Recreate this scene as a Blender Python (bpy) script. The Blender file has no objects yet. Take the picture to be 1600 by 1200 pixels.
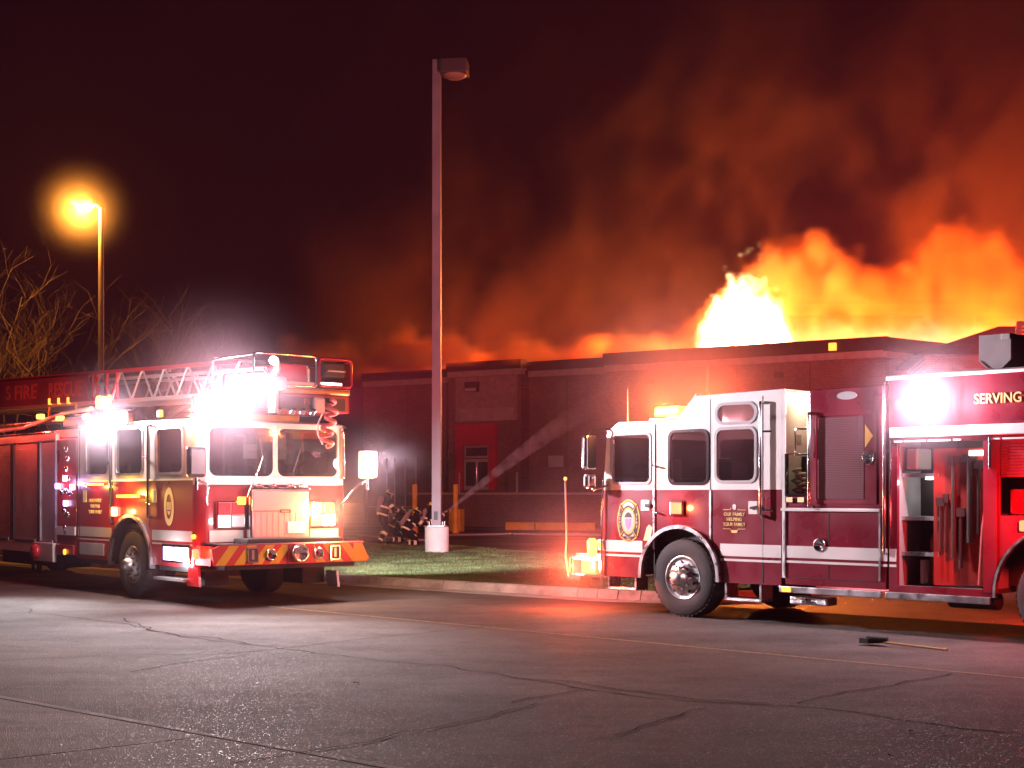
import bpy, bmesh, math, random
from mathutils import Vector, Matrix, noise
from mathutils.geometry import tessellate_polygon
random.seed(7)
C = bpy.context.scene.collection
S = bpy.context.scene
R = math.radians
PI = math.pi

# ------------------------------------------------------------------ camera
CAM_H = 1.66
cam_d = bpy.data.cameras.new('camera')
cam = bpy.data.objects.new('camera', cam_d); C.objects.link(cam)
cam.location = (0, 0, CAM_H); cam.rotation_euler = (R(90), 0, 0)
cam_d.sensor_width = 36; cam_d.lens = 36 * 2200 / 1600
cam_d.shift_y = 172 / 1600
cam_d.clip_start = 0.1; cam_d.clip_end = 2000
S.camera = cam

# ------------------------------------------------------------------ world (night sky over a town)
W = bpy.data.worlds.new('World'); S.world = W; W.use_nodes = True
wn = W.node_tree.nodes; wl = W.node_tree.links; wn.clear()
wo = wn.new('ShaderNodeOutputWorld'); wb = wn.new('ShaderNodeBackground')
wb.inputs['Color'].default_value = (0.0060, 0.0012, 0.0036, 1); wb.inputs['Strength'].default_value = 1.0
wl.new(wb.outputs[0], wo.inputs[0])
S.view_settings.view_transform = 'Standard'; S.view_settings.look = 'None'
S.view_settings.exposure = 0; S.view_settings.gamma = 1
S.view_settings.use_curve_mapping = False
S.cycles.use_denoising = True
S.cycles.max_bounces = 6; S.cycles.diffuse_bounces = 2; S.cycles.glossy_bounces = 3
S.cycles.transparent_max_bounces = 12; S.cycles.volume_bounces = 1
S.cycles.sample_clamp_indirect = 6; S.cycles.sample_clamp_direct = 0
S.cycles.caustics_reflective = False; S.cycles.caustics_refractive = False
S.cycles.volume_step_rate = 2.2; S.cycles.volume_max_steps = 256
S.cycles.use_light_tree = True

# ------------------------------------------------------------------ materials
MATS = {}
def mat(name, col, rough=0.5, metal=0.0, emit=None, es=0.0, coat=0.0, var=0.0, vs=3.0, bump=0.0, bs=40.0,
        alpha=1.0, spec=0.5, trans=0.0):
    m = bpy.data.materials.new(name); m.use_nodes = True
    nt = m.node_tree; n = nt.nodes; l = nt.links
    p = n['Principled BSDF']
    p.inputs['Base Color'].default_value = (*col, 1); p.inputs['Roughness'].default_value = rough
    p.inputs['Metallic'].default_value = metal; p.inputs['Coat Weight'].default_value = coat
    p.inputs['Coat Roughness'].default_value = 0.06
    p.inputs['Specular IOR Level'].default_value = spec
    p.inputs['Alpha'].default_value = alpha
    if emit:
        p.inputs['Emission Color'].default_value = (*emit, 1); p.inputs['Emission Strength'].default_value = es; m.cycles.emission_sampling = 'NONE'
    if var or bump:
        tc = n.new('ShaderNodeTexCoord')
    if var:
        nz = n.new('ShaderNodeTexNoise'); nz.inputs['Scale'].default_value = vs; nz.inputs['Detail'].default_value = 6
        l.new(tc.outputs['Object'], nz.inputs['Vector'])
        rp = n.new('ShaderNodeMapRange'); rp.inputs[1].default_value = 0.3; rp.inputs[2].default_value = 0.7
        rp.inputs[3].default_value = 1 - var; rp.inputs[4].default_value = 1 + var
        l.new(nz.outputs[0], rp.inputs[0])
        vm = n.new('ShaderNodeVectorMath'); vm.operation = 'SCALE'; vm.inputs[0].default_value = col
        l.new(rp.outputs[0], vm.inputs['Scale']); l.new(vm.outputs[0], p.inputs['Base Color'])
        rr = n.new('ShaderNodeMapRange'); rr.inputs[1].default_value = 0.3; rr.inputs[2].default_value = 0.7
        rr.inputs[3].default_value = max(0.02, rough - 0.08); rr.inputs[4].default_value = min(1, rough + 0.12)
        l.new(nz.outputs[0], rr.inputs[0]); l.new(rr.outputs[0], p.inputs['Roughness'])
    if bump:
        nb = n.new('ShaderNodeTexNoise'); nb.inputs['Scale'].default_value = bs; nb.inputs['Detail'].default_value = 4
        l.new(tc.outputs['Object'], nb.inputs['Vector'])
        b = n.new('ShaderNodeBump'); b.inputs['Strength'].default_value = bump; b.inputs['Distance'].default_value = 0.02
        l.new(nb.outputs[0], b.inputs['Height']); l.new(b.outputs[0], p.inputs['Normal'])
    MATS[name] = m
    return m
red = mat('engine_red_paint', (0.18, 0.008, 0.024), 0.30, coat=0.5, var=0.09, vs=2.2)
red2 = mat('truck_red_paint', (0.26, 0.010, 0.014), 0.32, coat=0.5, var=0.05, vs=.8)
white = mat('white_paint', (0.72, 0.70, 0.68), 0.3, coat=0.4, var=0.05, vs=2)
cream = mat('beige_paint', (0.50, 0.46, 0.42), 0.35, coat=0.3, var=0.08, vs=2)
chrome = mat('chrome', (0.75, 0.75, 0.78), 0.12, metal=1.0)
alu = mat('brushed_aluminium', (0.62, 0.62, 0.64), 0.32, metal=1.0, var=0.12, vs=8)
tread_alu = mat('treadplate', (0.55, 0.55, 0.56), 0.35, metal=0.9, bump=0.6, bs=60)
black = mat('black_plastic', (0.015, 0.015, 0.016), 0.45)
dark = mat('underbody', (0.02, 0.018, 0.018), 0.7, var=0.3)
rubber = mat('tyre_rubber', (0.028, 0.026, 0.028), 0.75, var=0.3, vs=12, bump=0.4, bs=90)
glass = mat('tinted_glass', (0.012, 0.012, 0.014), 0.04, alpha=0.5, spec=0.9)
gold = mat('gold_leaf', (0.75, 0.45, 0.10), 0.35, metal=0.3, emit=None)
seatm = mat('seat_fabric', (0.05, 0.04, 0.04), 0.8)
grey = mat('grey_paint', (0.32, 0.31, 0.32), 0.5, var=0.15)
shut = mat('roller_shutter', (0.50, 0.48, 0.46), 0.4, metal=0.45, var=0.1, vs=6)
yellow = mat('reflective_yellow', (0.75, 0.55, 0.02), 0.45, var=0.08)
redref = mat('reflective_red', (0.55, 0.02, 0.015), 0.4, var=0.08)
lime = mat('lime_trim', (0.80, 0.78, 0.36), 0.5)
orange_p = mat('orange_paint', (0.72, 0.36, 0.03), 0.5, var=0.15)
E_white = mat('lamp_white', (0.9, 0.9, 0.9), 0.3, emit=(1.0, 0.90, 0.95), es=40)
E_soft = mat('lamp_soft_white', (0.9, 0.9, 0.9), 0.3, emit=(1.0, 0.95, 0.9), es=5)
E_amber = mat('lamp_amber', (0.9, 0.4, 0.05), 0.3, emit=(1.0, 0.42, 0.05), es=2.2)
E_amberb = mat('lamp_amber_bright', (0.9, 0.4, 0.05), 0.3, emit=(1.0, 0.40, 0.08), es=3.5)
E_red = mat('lamp_red', (0.7, 0.02, 0.02), 0.3, emit=(1.0, 0.05, 0.02), es=10)
E_redb = mat('lamp_red_bright', (0.7, 0.02, 0.02), 0.3, emit=(1.0, 0.12, 0.04), es=5)
E_blue = mat('screen_blue', (0.05, 0.1, 0.7), 0.3, emit=(0.1, 0.3, 1.0), es=3)
E_violet = mat('lamp_violet', (0.5, 0.4, 0.9), 0.3, emit=(0.75, 0.55, 1.0), es=6)
redlens = mat('red_lens', (0.45, 0.03, 0.04), 0.15, coat=0.5)
clearlens = mat('clear_lens', (0.6, 0.6, 0.62), 0.1, metal=0.4)

# ------------------------------------------------------------------ mesh builder
class MB:
    def __init__(s): s.v = []; s.f = []; s.sm = []
    def add(s, vs, fs, smooth=False):
        o = len(s.v); s.v += [tuple(v) for v in vs]
        for f in fs: s.f.append(tuple(i + o for i in f)); s.sm.append(smooth)
        return s
    def box(s, x0, x1, y0, y1, z0, z1, b=0.0):
        if x0 > x1: x0, x1 = x1, x0
        if y0 > y1: y0, y1 = y1, y0
        if z0 > z1: z0, z1 = z1, z0
        if b <= 0:
            vs = [(x, y, z) for z in (z0, z1) for y in (y0, y1) for x in (x0, x1)]
            return s.add(vs, [(0, 2, 3, 1), (4, 5, 7, 6), (0, 1, 5, 4), (2, 6, 7, 3), (0, 4, 6, 2), (1, 3, 7, 5)])
        b = min(b, (x1 - x0) / 2.01, (y1 - y0) / 2.01, (z1 - z0) / 2.01)
        bm = bmesh.new()
        g = bmesh.ops.create_cube(bm, size=1.0)
        for v in bm.verts:
            v.co = Vector((x0 if v.co.x < 0 else x1, y0 if v.co.y < 0 else y1, z0 if v.co.z < 0 else z1))
        bmesh.ops.bevel(bm, geom=bm.edges[:], offset=b, segments=2, affect='EDGES', profile=0.6)
        bm.verts.index_update()
        vs = [v.co[:] for v in bm.verts]; fs = [[v.index for v in f.verts] for f in bm.faces]
        bm.free(); return s.add(vs, fs)
    def tube(s, pts, r, n=8, caps=True, smooth=True):
        pts = [Vector(p) for p in pts]
        rs = r if isinstance(r, (list, tuple)) else [r] * len(pts)
        vs = []; fs = []
        up = None
        for i, p in enumerate(pts):
            if i == 0: d = pts[1] - p
            elif i == len(pts) - 1: d = p - pts[i - 1]
            else: d = (pts[i + 1] - p).normalized() + (p - pts[i - 1]).normalized()
            d.normalize()
            if up is None:
                up = Vector((0, 0, 1)) if abs(d.z) < 0.9 else Vector((1, 0, 0))
            a = d.cross(up)
            if a.length < 1e-5: a = d.cross(Vector((0.3, 1, 0.2)))
            a.normalize(); b = a.cross(d).normalized(); up = b
            for k in range(n):
                t = 2 * PI * k / n
                vs.append(p + (a * math.cos(t) + b * math.sin(t)) * rs[i])
        for i in range(len(pts) - 1):
            for k in range(n):
                a0 = i * n + k; a1 = i * n + (k + 1) % n
                fs.append((a0, a1, a1 + n, a0 + n))
        s.add(vs, fs, smooth)
        if caps:
            m = len(pts) - 1
            s.add(vs[:n], [tuple(range(n - 1, -1, -1))]); s.add(vs[m * n:], [tuple(range(n))])
        return s
    def lathe(s, prof, org, axis='y', n=32, smooth=True):
        # prof: (radius, along) ; axis direction
        vs = []; fs = []
        o = Vector(org)
        for (r, h) in prof:
            for k in range(n):
                t = 2 * PI * k / n; c, q = math.cos(t) * r, math.sin(t) * r
                vs.append(o + (Vector((c, h, q)) if axis == 'y' else Vector((h, c, q)) if axis == 'x' else Vector((c, q, h))))
        for i in range(len(prof) - 1):
            for k in range(n):
                a0 = i * n + k; a1 = i * n + (k + 1) % n
                fs.append((a0, a1, a1 + n, a0 + n))
        return s.add(vs, fs, smooth)
    def plate(s, outer, holes=(), a=0.0, b=0.04, ax='y'):
        # outer / holes are 2D loops; extruded between a and b on axis ax ; ax y: (x,z); ax x: (y,z); ax z: (x,y)
        loops = [list(outer)] + [list(h) for h in holes]
        def mk(p, d):
            return (p[0], d, p[1]) if ax == 'y' else (d, p[0], p[1]) if ax == 'x' else (p[0], p[1], d)
        flat = [p for lp in loops for p in lp]
        tris = tessellate_polygon([[Vector((p[0], p[1], 0)) for p in lp] for lp in loops])
        n = len(flat)
        vs = [mk(p, a) for p in flat] + [mk(p, b) for p in flat]
        fs = []
        for t in tris:
            fs.append(tuple(t)); fs.append(tuple(i + n for i in reversed(t)))
        o = 0
        for lp in loops:
            m = len(lp)
            for i in range(m):
                j = (i + 1) % m
                fs.append((o + i, o + j, o + j + n, o + i + n))
            o += m
        return s.add(vs, fs)
    def xf(s, M):
        s.v = [tuple(M @ Vector(v)) for v in s.v]; return s
    def build(s, name, m, parent=None, loc=None, fix=True):
        me = bpy.data.meshes.new(name); me.from_pydata(s.v, [], s.f); me.materials.append(m)
        me.polygons.foreach_set('use_smooth', s.sm)
        if fix and len(s.v) < 60000:
            bm = bmesh.new(); bm.from_mesh(me); bmesh.ops.recalc_face_normals(bm, faces=bm.faces[:]); bm.to_mesh(me); bm.free()
        me.update()
        o = bpy.data.objects.new(name, me); C.objects.link(o)
        if parent: o.parent = parent
        if loc is not None: o.location = loc
        return o
def thing(name, label, cat, loc=(0, 0, 0), rz=0, group=None):
    o = bpy.data.objects.new(name, None); C.objects.link(o); o.location = loc; o.rotation_euler = (0, 0, rz)
    o.empty_display_size = 0.3
    return tag(o, label, cat, group)
def tag(o, label, cat, group=None):
    o['label'] = label; o['category'] = cat
    if group: o['group'] = group
    return o
def struct(o, kind='structure'):
    o['kind'] = kind; return o
def rrect(x0, x1, z0, z1, r, n=5):
    out = []
    r = min(r, abs(x1 - x0) / 2.001, abs(z1 - z0) / 2.001)
    if x0 > x1: x0, x1 = x1, x0
    for cx, cz, a0 in ((x1 - r, z1 - r, 0), (x0 + r, z1 - r, 90), (x0 + r, z0 + r, 180), (x1 - r, z0 + r, 270)):
        for k in range(n + 1):
            t = R(a0 + 90 * k / n); out.append((cx + r * math.cos(t), cz + r * math.sin(t)))
    return out
def arc(cx, cz, r, a0, a1, n=18):
    return [(cx + r * math.cos(R(a0 + (a1 - a0) * k / n)), cz + r * math.sin(R(a0 + (a1 - a0) * k / n))) for k in range(n + 1)]
def ring_plate(mb, loop_fn, a, b, ax='y'):
    mb.plate(loop_fn(0.025), [loop_fn(0.0)[::-1]], a, b, ax)
def text(name, body, size, m, parent, loc, rot, width=None, extrude=0.004, bold=True):
    cu = bpy.data.curves.new(name, 'FONT'); cu.body = body; cu.size = size; cu.extrude = extrude
    cu.align_x = 'CENTER'; cu.align_y = 'CENTER'; cu.offset = 0.012 * size if bold else 0
    cu.resolution_u = 3
    t = bpy.data.objects.new(name, cu); C.objects.link(t)
    bpy.context.view_layer.update()
    me = bpy.data.meshes.new_from_object(t.evaluated_get(bpy.context.evaluated_depsgraph_get()))
    bpy.data.objects.remove(t)
    if width:
        w = max(v.co.x for v in me.vertices) - min(v.co.x for v in me.vertices)
        for v in me.vertices: v.co.x *= width / w
    me.materials.clear(); me.materials.append(m)
    o = bpy.data.objects.new(name, me); C.objects.link(o); o.parent = parent; o.location = loc; o.rotation_euler = rot
    return o
LAMPS = []
def aim(a, b): return (Vector(b) - Vector(a)).to_track_quat('-Z', 'Y').to_euler()
def lamp(parent, loc, power, col, r=0.05, name='bulb', spot=None, rot=None, blend=0.6):
    ld = bpy.data.lights.new(name, 'SPOT' if spot else 'POINT'); ld.energy = power; ld.color = col; ld.shadow_soft_size = r
    if spot: ld.spot_size = R(spot); ld.spot_blend = blend
    o = bpy.data.objects.new(name, ld); C.objects.link(o); o.location = loc
    if rot: o.rotation_euler = rot
    if parent: o.parent = parent
    return o
def gp(px, py, h=0.0):
    z = (CAM_H - h) * 2200 / (py - 772); return ((px - 800) / 2200 * z, z)

# ================================================================== GROUND
def ground_mat(name, c1, c2, rough, wet=0.0, scale=1.0, gritty=0.35):
    m = bpy.data.materials.new(name); m.use_nodes = True
    nt = m.node_tree; n = nt.nodes; l = nt.links; p = n['Principled BSDF']
    tc = n.new('ShaderNodeTexCoord')
    n1 = n.new('ShaderNodeTexNoise'); n1.inputs['Scale'].default_value = 0.35 * scale; n1.inputs['Detail'].default_value = 8
    n2 = n.new('ShaderNodeTexNoise'); n2.inputs['Scale'].default_value = 60; n2.inputs['Detail'].default_value = 5
    n2.inputs['Roughness'].default_value = 0.75
    n3 = n.new('ShaderNodeTexVoronoi'); n3.inputs['Scale'].default_value = 90
    for q in (n1, n2, n3): l.new(tc.outputs['Object'], q.inputs['Vector'])
    mr = n.new('ShaderNodeMapRange'); mr.inputs[1].default_value = 0.35; mr.inputs[2].default_value = 0.65
    l.new(n1.outputs[0], mr.inputs[0])
    mx = n.new('ShaderNodeMix'); mx.data_type = 'RGBA'
    mx.inputs[6].default_value = (*c1, 1); mx.inputs[7].default_value = (*c2, 1)
    l.new(mr.outputs[0], mx.inputs[0])
    m2 = n.new('ShaderNodeMapRange'); m2.inputs[1].default_value = 0.3; m2.inputs[2].default_value = 0.7
    m2.inputs[3].default_value = 1 - gritty; m2.inputs[4].default_value = 1 + gritty
    l.new(n2.outputs[0], m2.inputs[0])
    mp = n.new('ShaderNodeMapping'); mp.inputs['Rotation'].default_value = (0, 0, R(41)); mp.inputs['Scale'].default_value = (.10, 1.1, 1)
    l.new(tc.outputs['Object'], mp.inputs['Vector'])
    n4 = n.new('ShaderNodeTexNoise'); n4.inputs['Scale'].default_value = 1.0 * scale; n4.inputs['Detail'].default_value = 5; l.new(mp.outputs[0], n4.inputs['Vector'])
    n5 = n.new('ShaderNodeTexNoise'); n5.inputs['Scale'].default_value = 1.7 * scale; n5.inputs['Detail'].default_value = 7; n5.inputs['Roughness'].default_value = .7; l.new(tc.outputs['Object'], n5.inputs['Vector'])
    m4 = n.new('ShaderNodeMapRange'); m4.inputs[1].default_value = .3; m4.inputs[2].default_value = .7; m4.inputs[3].default_value = .70; m4.inputs[4].default_value = 1.22; l.new(n4.outputs[0], m4.inputs[0])
    m5 = n.new('ShaderNodeMapRange'); m5.inputs[1].default_value = .30; m5.inputs[2].default_value = .55; m5.inputs[3].default_value = .62; m5.inputs[4].default_value = 1.08; l.new(n5.outputs[0], m5.inputs[0])
    q1 = n.new('ShaderNodeMath'); q1.operation = 'MULTIPLY'; l.new(m4.outputs[0], q1.inputs[0]); l.new(m5.outputs[0], q1.inputs[1])
    q2 = n.new('ShaderNodeMath'); q2.operation = 'MULTIPLY'; l.new(q1.outputs[0], q2.inputs[0]); l.new(m2.outputs[0], q2.inputs[1])
    vm = n.new('ShaderNodeVectorMath'); vm.operation = 'SCALE'
    l.new(mx.outputs[2], vm.inputs[0]); l.new(q2.outputs[0], vm.inputs['Scale']); l.new(vm.outputs[0], p.inputs['Base Color'])
    r = n.new('ShaderNodeMapRange'); r.inputs[1].default_value = 0.4; r.inputs[2].default_value = 0.62
    r.inputs[3].default_value = rough - wet; r.inputs[4].default_value = rough
    l.new(n1.outputs[0], r.inputs[0])
    sx_ = n.new('ShaderNodeSeparateColor'); l.new(n3.outputs['Color'], sx_.inputs[0])
    gt_ = n.new('ShaderNodeMath'); gt_.operation = 'GREATER_THAN'; gt_.inputs[1].default_value = 0.96; l.new(sx_.outputs[0], gt_.inputs[0])
    sb_ = n.new('ShaderNodeMath'); sb_.operation = 'MULTIPLY'; sb_.inputs[1].default_value = 0.38 if gritty > .25 else 0.0; l.new(gt_.outputs[0], sb_.inputs[0])
    rs_ = n.new('ShaderNodeMath'); rs_.operation = 'SUBTRACT'; rs_.use_clamp = True
    l.new(r.outputs[0], rs_.inputs[0]); l.new(sb_.outputs[0], rs_.inputs[1]); l.new(rs_.outputs[0], p.inputs['Roughness'])
    p.inputs['Specular IOR Level'].default_value = 0.5 if rough < .5 else 0.28
    b = n.new('ShaderNodeBump'); b.inputs['Strength'].default_value = 0.7 - wet * 0.6; b.inputs['Distance'].default_value = 0.012
    ad = n.new('ShaderNodeMath'); ad.operation = 'ADD'
    l.new(n2.outputs[0], ad.inputs[0]); l.new(n3.outputs[0], ad.inputs[1])
    l.new(ad.outputs[0], b.inputs['Height']); l.new(b.outputs[0], p.inputs['Normal'])
    return m
asphalt = ground_mat('asphalt', (0.095, 0.088, 0.082), (0.066, 0.061, 0.058), 0.88, 0.05)
lot_asph = ground_mat('wet_lot_asphalt', (0.040, 0.038, 0.038), (0.028, 0.027, 0.027), 0.55, 0.14)
concrete = ground_mat('concrete', (0.46, 0.44, 0.41), (0.36, 0.34, 0.32), 0.75, 0.05, 2.0, 0.15)
slabm = ground_mat('worn_slab', (0.17, 0.16, 0.145), (0.12, 0.112, 0.104), 0.85, 0.05, 1.5, 0.3)
soil = ground_mat('lawn_soil', (0.060, 0.095, 0.028), (0.125, 0.115, 0.055), 0.95, 0, 1.2, 0.4)

# road frame: ROAD along the street, away-left ; NRM away-right
ROAD = Vector((-0.751, 0.660, 0)); NRM = Vector((0.660, 0.751, 0))
KP = Vector((-1.2, 24.55, 0))            # a point on the kerb face
def kp(a, n, z=0): return KP + ROAD * a + NRM * n + Vector((0, 0, z))
g = MB(); g.add([(-150, -25, -0.004), (150, -25, -0.004), (150, 250, -0.004), (-150, 250, -0.004)], [(0, 1, 2, 3)])
struct(g.build('ground', lot_asph))
g = MB(); g.add([kp(-50, 0), kp(110, 0), kp(110, -21), kp(-50, -21)], [(0, 1, 2, 3)])
struct(g.build('road', asphalt))
# near concrete slab at lower left
A = Vector((*gp(0, 1090), 0)); B = Vector((*gp(580, 1195), 0)); D = (B - A).normalized(); Nn = Vector((-D.y, D.x, 0))
if Nn.y > 0: Nn = -Nn
def sp(a, n, z): return A + D * a + Nn * n + Vector((0, 0, z))
slab = MB()
Jn = Vector((*gp(325, 1152), 0)); ja = (Jn - A).dot(D)
for (a0, a1) in ((-14, -9.6), (-9.59, -5.2), (-5.19, -1.0), (-0.99, ja - 0.008), (ja + 0.008, ja + 4.4), (ja + 4.41, ja + 9)):
    jn = struct(MB().add([sp(a0, 0.06, 0.006), sp(a1, 0.06, 0.006), sp(a1 - 1.0, 4.5, 0.006), sp(a0 - 1.0, 4.5, 0.006),
                   sp(a0, 0.06, -0.06), sp(a1, 0.06, -0.06), sp(a1 - 1.0, 4.5, -0.06), sp(a0 - 1.0, 4.5, -0.06)],
                  [(0, 1, 2, 3), (0, 4, 5, 1), (1, 5, 6, 2), (2, 6, 7, 3), (3, 7, 4, 0)]).build('pavement_slab', slabm))
    jn['label'] = 'worn grey concrete slab of the pavement at the near edge of the road'
tar = mat('tar_seal', (0.018, 0.016, 0.015), 0.95, spec=0.05)
jl = MB(); jl.add([sp(-14, 0.02, 0.004), sp(12, 0.02, 0.004), sp(12, 0.06, 0.004), sp(-14, 0.06, 0.004)], [(0, 1, 2, 3)])
struct(jl.build('gutter_joint', tar))
lip = MB(); lip.add([sp(-14, -0.05, 0.0045), sp(12, -0.05, 0.0045), sp(12, 0.02, 0.0045), sp(-14, 0.02, 0.0045)], [(0, 1, 2, 3)])
struct(lip.build('pavement_edge', ground_mat('slab_edge', (0.24, 0.225, 0.21), (0.17, 0.16, 0.15), 0.85, 0.05, 1.5, 0.3)))

# cracks sealed with tar : thin uneven ribbons that follow the ground
def crack(pts, w=0.022, z=0.004):
    P = [Vector((*gp(*p), z)) for p in pts]; out = []
    for i in range(len(P) - 1):
        seg = P[i + 1] - P[i]; k = max(2, int(seg.length / 0.12))
        for j in range(k):
            q = P[i] + seg * (j / k)
            nn = Vector((-seg.y, seg.x, 0)).normalized()
            q = q + nn * (noise.noise(q * 2.3) * 0.09 + noise.noise(q * 9) * 0.03); out.append((q, nn))
    mb = MB(); vs = []; fs = []
    for i, (q, nn) in enumerate(out):
        ww = w * (0.35 + 1.1 * abs(noise.noise(q * 3.1 + Vector((5, 0, 0)))) + random.random() * 0.4)
        vs += [q + nn * ww, q - nn * ww]
        if i: fs.append((2 * i - 2, 2 * i - 1, 2 * i + 1, 2 * i))
    mb.add(vs, fs); return mb
CR = [[(40, 950), (52, 958), (90, 962), (200, 976), (290, 996), (360, 1004), (430, 1012), (520, 1024), (700, 1042), (800, 1058), (900, 1074), (1020, 1092), (1120, 1099), (1240, 1102), (1330, 1114), (1480, 1135), (1600, 1150)],
      [(0, 1033), (80, 1028), (200, 1024), (330, 1023), (400, 1018), (480, 1008), (600, 996), (720, 983), (770, 979)],
      [(190, 966), (260, 992), (340, 997), (400, 1007), (450, 1011)],
      [(200, 1050), (300, 1034), (400, 1022)],
      [(800, 1098), (880, 1084), (925, 1076)], [(800, 1060), (900, 1067), (980, 1080), (1100, 1095), (1230, 1100)],
      [(1240, 1100), (1300, 1087), (1370, 1074), (1460, 1060), (1500, 1052)],
      [(960, 1150), (1020, 1130), (1070, 1115), (1130, 1105)],
      [(360, 1195), (520, 1170), (600, 1155), (760, 1120), (860, 1098)]]
for i, c in enumerate(CR):
    struct(crack(c, 0.011, 0.004 + i * 0.0008).build('road_crack', tar))
# faint worn lane line
lane = mat('worn_lane_paint', (0.20, 0.15, 0.08), 0.9, var=0.5, vs=14)
mb = MB()
L0 = Vector((*gp(420, 948), 0)); L1 = Vector((*gp(1640, 1064), 0)); dd = (L1 - L0).normalized(); nn = Vector((-dd.y, dd.x, 0))
mb.add([L0 + nn * 0.035 + Vector((0, 0, .004)), L0 - nn * 0.035 + Vector((0, 0, .004)), L1 - nn * 0.035 + Vector((0, 0, .004)), L1 + nn * 0.035 + Vector((0, 0, .004))], [(0, 1, 2, 3)])
struct(mb.build('lane_line', lane))

# kerb : straight run then a curve round the driveway mouth, in ~3 m cast pieces
END_A = -3.4                                    # along ROAD from KP where the bend starts (negative = toward the right)
path = [(a, 0.0) for a in [60 - 3 * k for k in range(22)] if a > END_A] + [(END_A, 0.0)]
RR = 2.2
bend = [(END_A - RR * math.sin(R(t)), RR - RR * math.cos(R(t))) for t in range(10, 91, 10)]
tail = [(END_A - RR, RR + 3 * k) for k in range(1, 5)]
kroot = bpy.data.objects.new('kerb', None); C.objects.link(kroot); struct(kroot)
prof = [(-0.42, -0.02), (-0.42, 0.006), (-0.02, 0.012), (0.0, 0.10), (0.025, 0.145), (0.17, 0.15), (0.17, -0.02)]   # gutter pan, face, top
allp = path + bend + tail
def kframe(i, P):
    p = Vector((*P[i], 0)); a = Vector((*P[max(0, i - 1)], 0)); b = Vector((*P[min(len(P) - 1, i + 1)], 0))
    d = (b - a).normalized(); nrm = Vector((d.y, -d.x, 0))
    if nrm.dot(Vector((0.6, 1, 0)) if i < len(path) else Vector((1, 0.4, 0))) < 0: nrm = -nrm
    return p, nrm
for i in range(len(allp) - 1):
    vs = []
    for j in (i, i + 1):
        p, nrm = kframe(j, allp)
        q = allp[i + 1] if j == i else allp[i]
        sh = (Vector((*q, 0)) - p).normalized() * 0.008
        for (w, z) in prof:
            c = p + sh + nrm * w; vs.append(kp(c.x, c.y, z))
    n = len(prof)
    fs = [(k, (k + 1) % n, (k + 1) % n + n, k + n) for k in range(n)] + [tuple(range(n)), tuple(range(2 * n - 1, n - 1, -1))]
    MB().add(vs, fs).build('kerb_stone', concrete, kroot)

# lawn: gently crowned sheet behind the kerb
in_ = []
for i in range(len(allp)):
    p, nrm = kframe(i, allp); c = p + nrm * 0.16; in_.append((c.x, c.y))
FARN = 12.6
def lawn_h(a, n): return 0.13 + 0.05 * math.sin(max(0, min(1, n / FARN)) * PI) + 0.03 * noise.noise(Vector((a * .4, n * .4, 0)))
vs = []; fs = []
NR = 26
cols = []
for k in range(90):
    a = 58 - 63.0 * k / 89
    if a < END_A - RR + 0.16: a = END_A - RR + 0.16
    if a >= END_A: n0 = 0.16
    else:
        s_ = min(1, (END_A - a) / (RR - 0.16)); n0 = 0.16 + (RR - 0.16) * (1 - math.sqrt(max(0, 1 - s_ * s_)))
    far = FARN - 0.4 * (11 - a) if a < 11 else FARN
    cols.append((a, n0, far))
for a, n0, far in cols:
    for j in range(NR + 1):
        n = n0 + (far - n0) * j / NR
        h = lawn_h(a, n)
        if j == 0: h = 0.14
        if j == NR: h = -0.05
        vs.append(kp(a, n, h))
for i in range(len(cols) - 1):
    for j in range(NR):
        q = i * (NR + 1) + j; fs.append((q, q + 1, q + NR + 2, q + NR + 1))
lw = MB(); lw.add(vs, fs, True); struct(lw.build('lawn', soil))
# grass blades (uncountable): clumped, denser toward the camera
gm = mat('grass_blade', (0.085, 0.120, 0.042), 0.8, var=0.6, vs=1.6)
vs = []; fs = []
rnd = random.Random(3)
nb = 0
while nb < 110000:
    a = rnd.uniform(-5.0, 22); n = 0.2 + (rnd.random() ** 1.4) * 13
    if a < END_A:
        s_ = (END_A - a) / (RR - 0.1)
        if s_ >= 1: continue
        if n < 0.2 + (RR) * (1 - math.sqrt(1 - s_ * s_)): continue
    if n > FARN - 0.4 * max(0, 11 - a) - 0.4: continue
    cl = noise.noise(Vector((a * 1.3, n * 1.3, 4)))
    if cl < -0.15 and rnd.random() < 0.7: continue
    h = rnd.uniform(0.02, 0.045) * (1 + cl)
    w = rnd.uniform(0.004, 0.009); t = rnd.uniform(0, 2 * PI)
    b = kp(a, n, lawn_h(a, n) - 0.005)
    dx = Vector((math.cos(t) * w, math.sin(t) * w, 0)); lean = Vector((rnd.uniform(-.03, .03), rnd.uniform(-.03, .03), h))
    o = len(vs); vs += [b - dx, b + dx, b + lean]; fs.append((o, o + 1, o + 2)); nb += 1
gr = MB(); gr.add(vs, fs); go = gr.build('grass', gm, fix=False); struct(go, 'stuff')
go['label'] = 'short patchy green grass on the verge behind the kerb'; go['category'] = 'grass'

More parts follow.
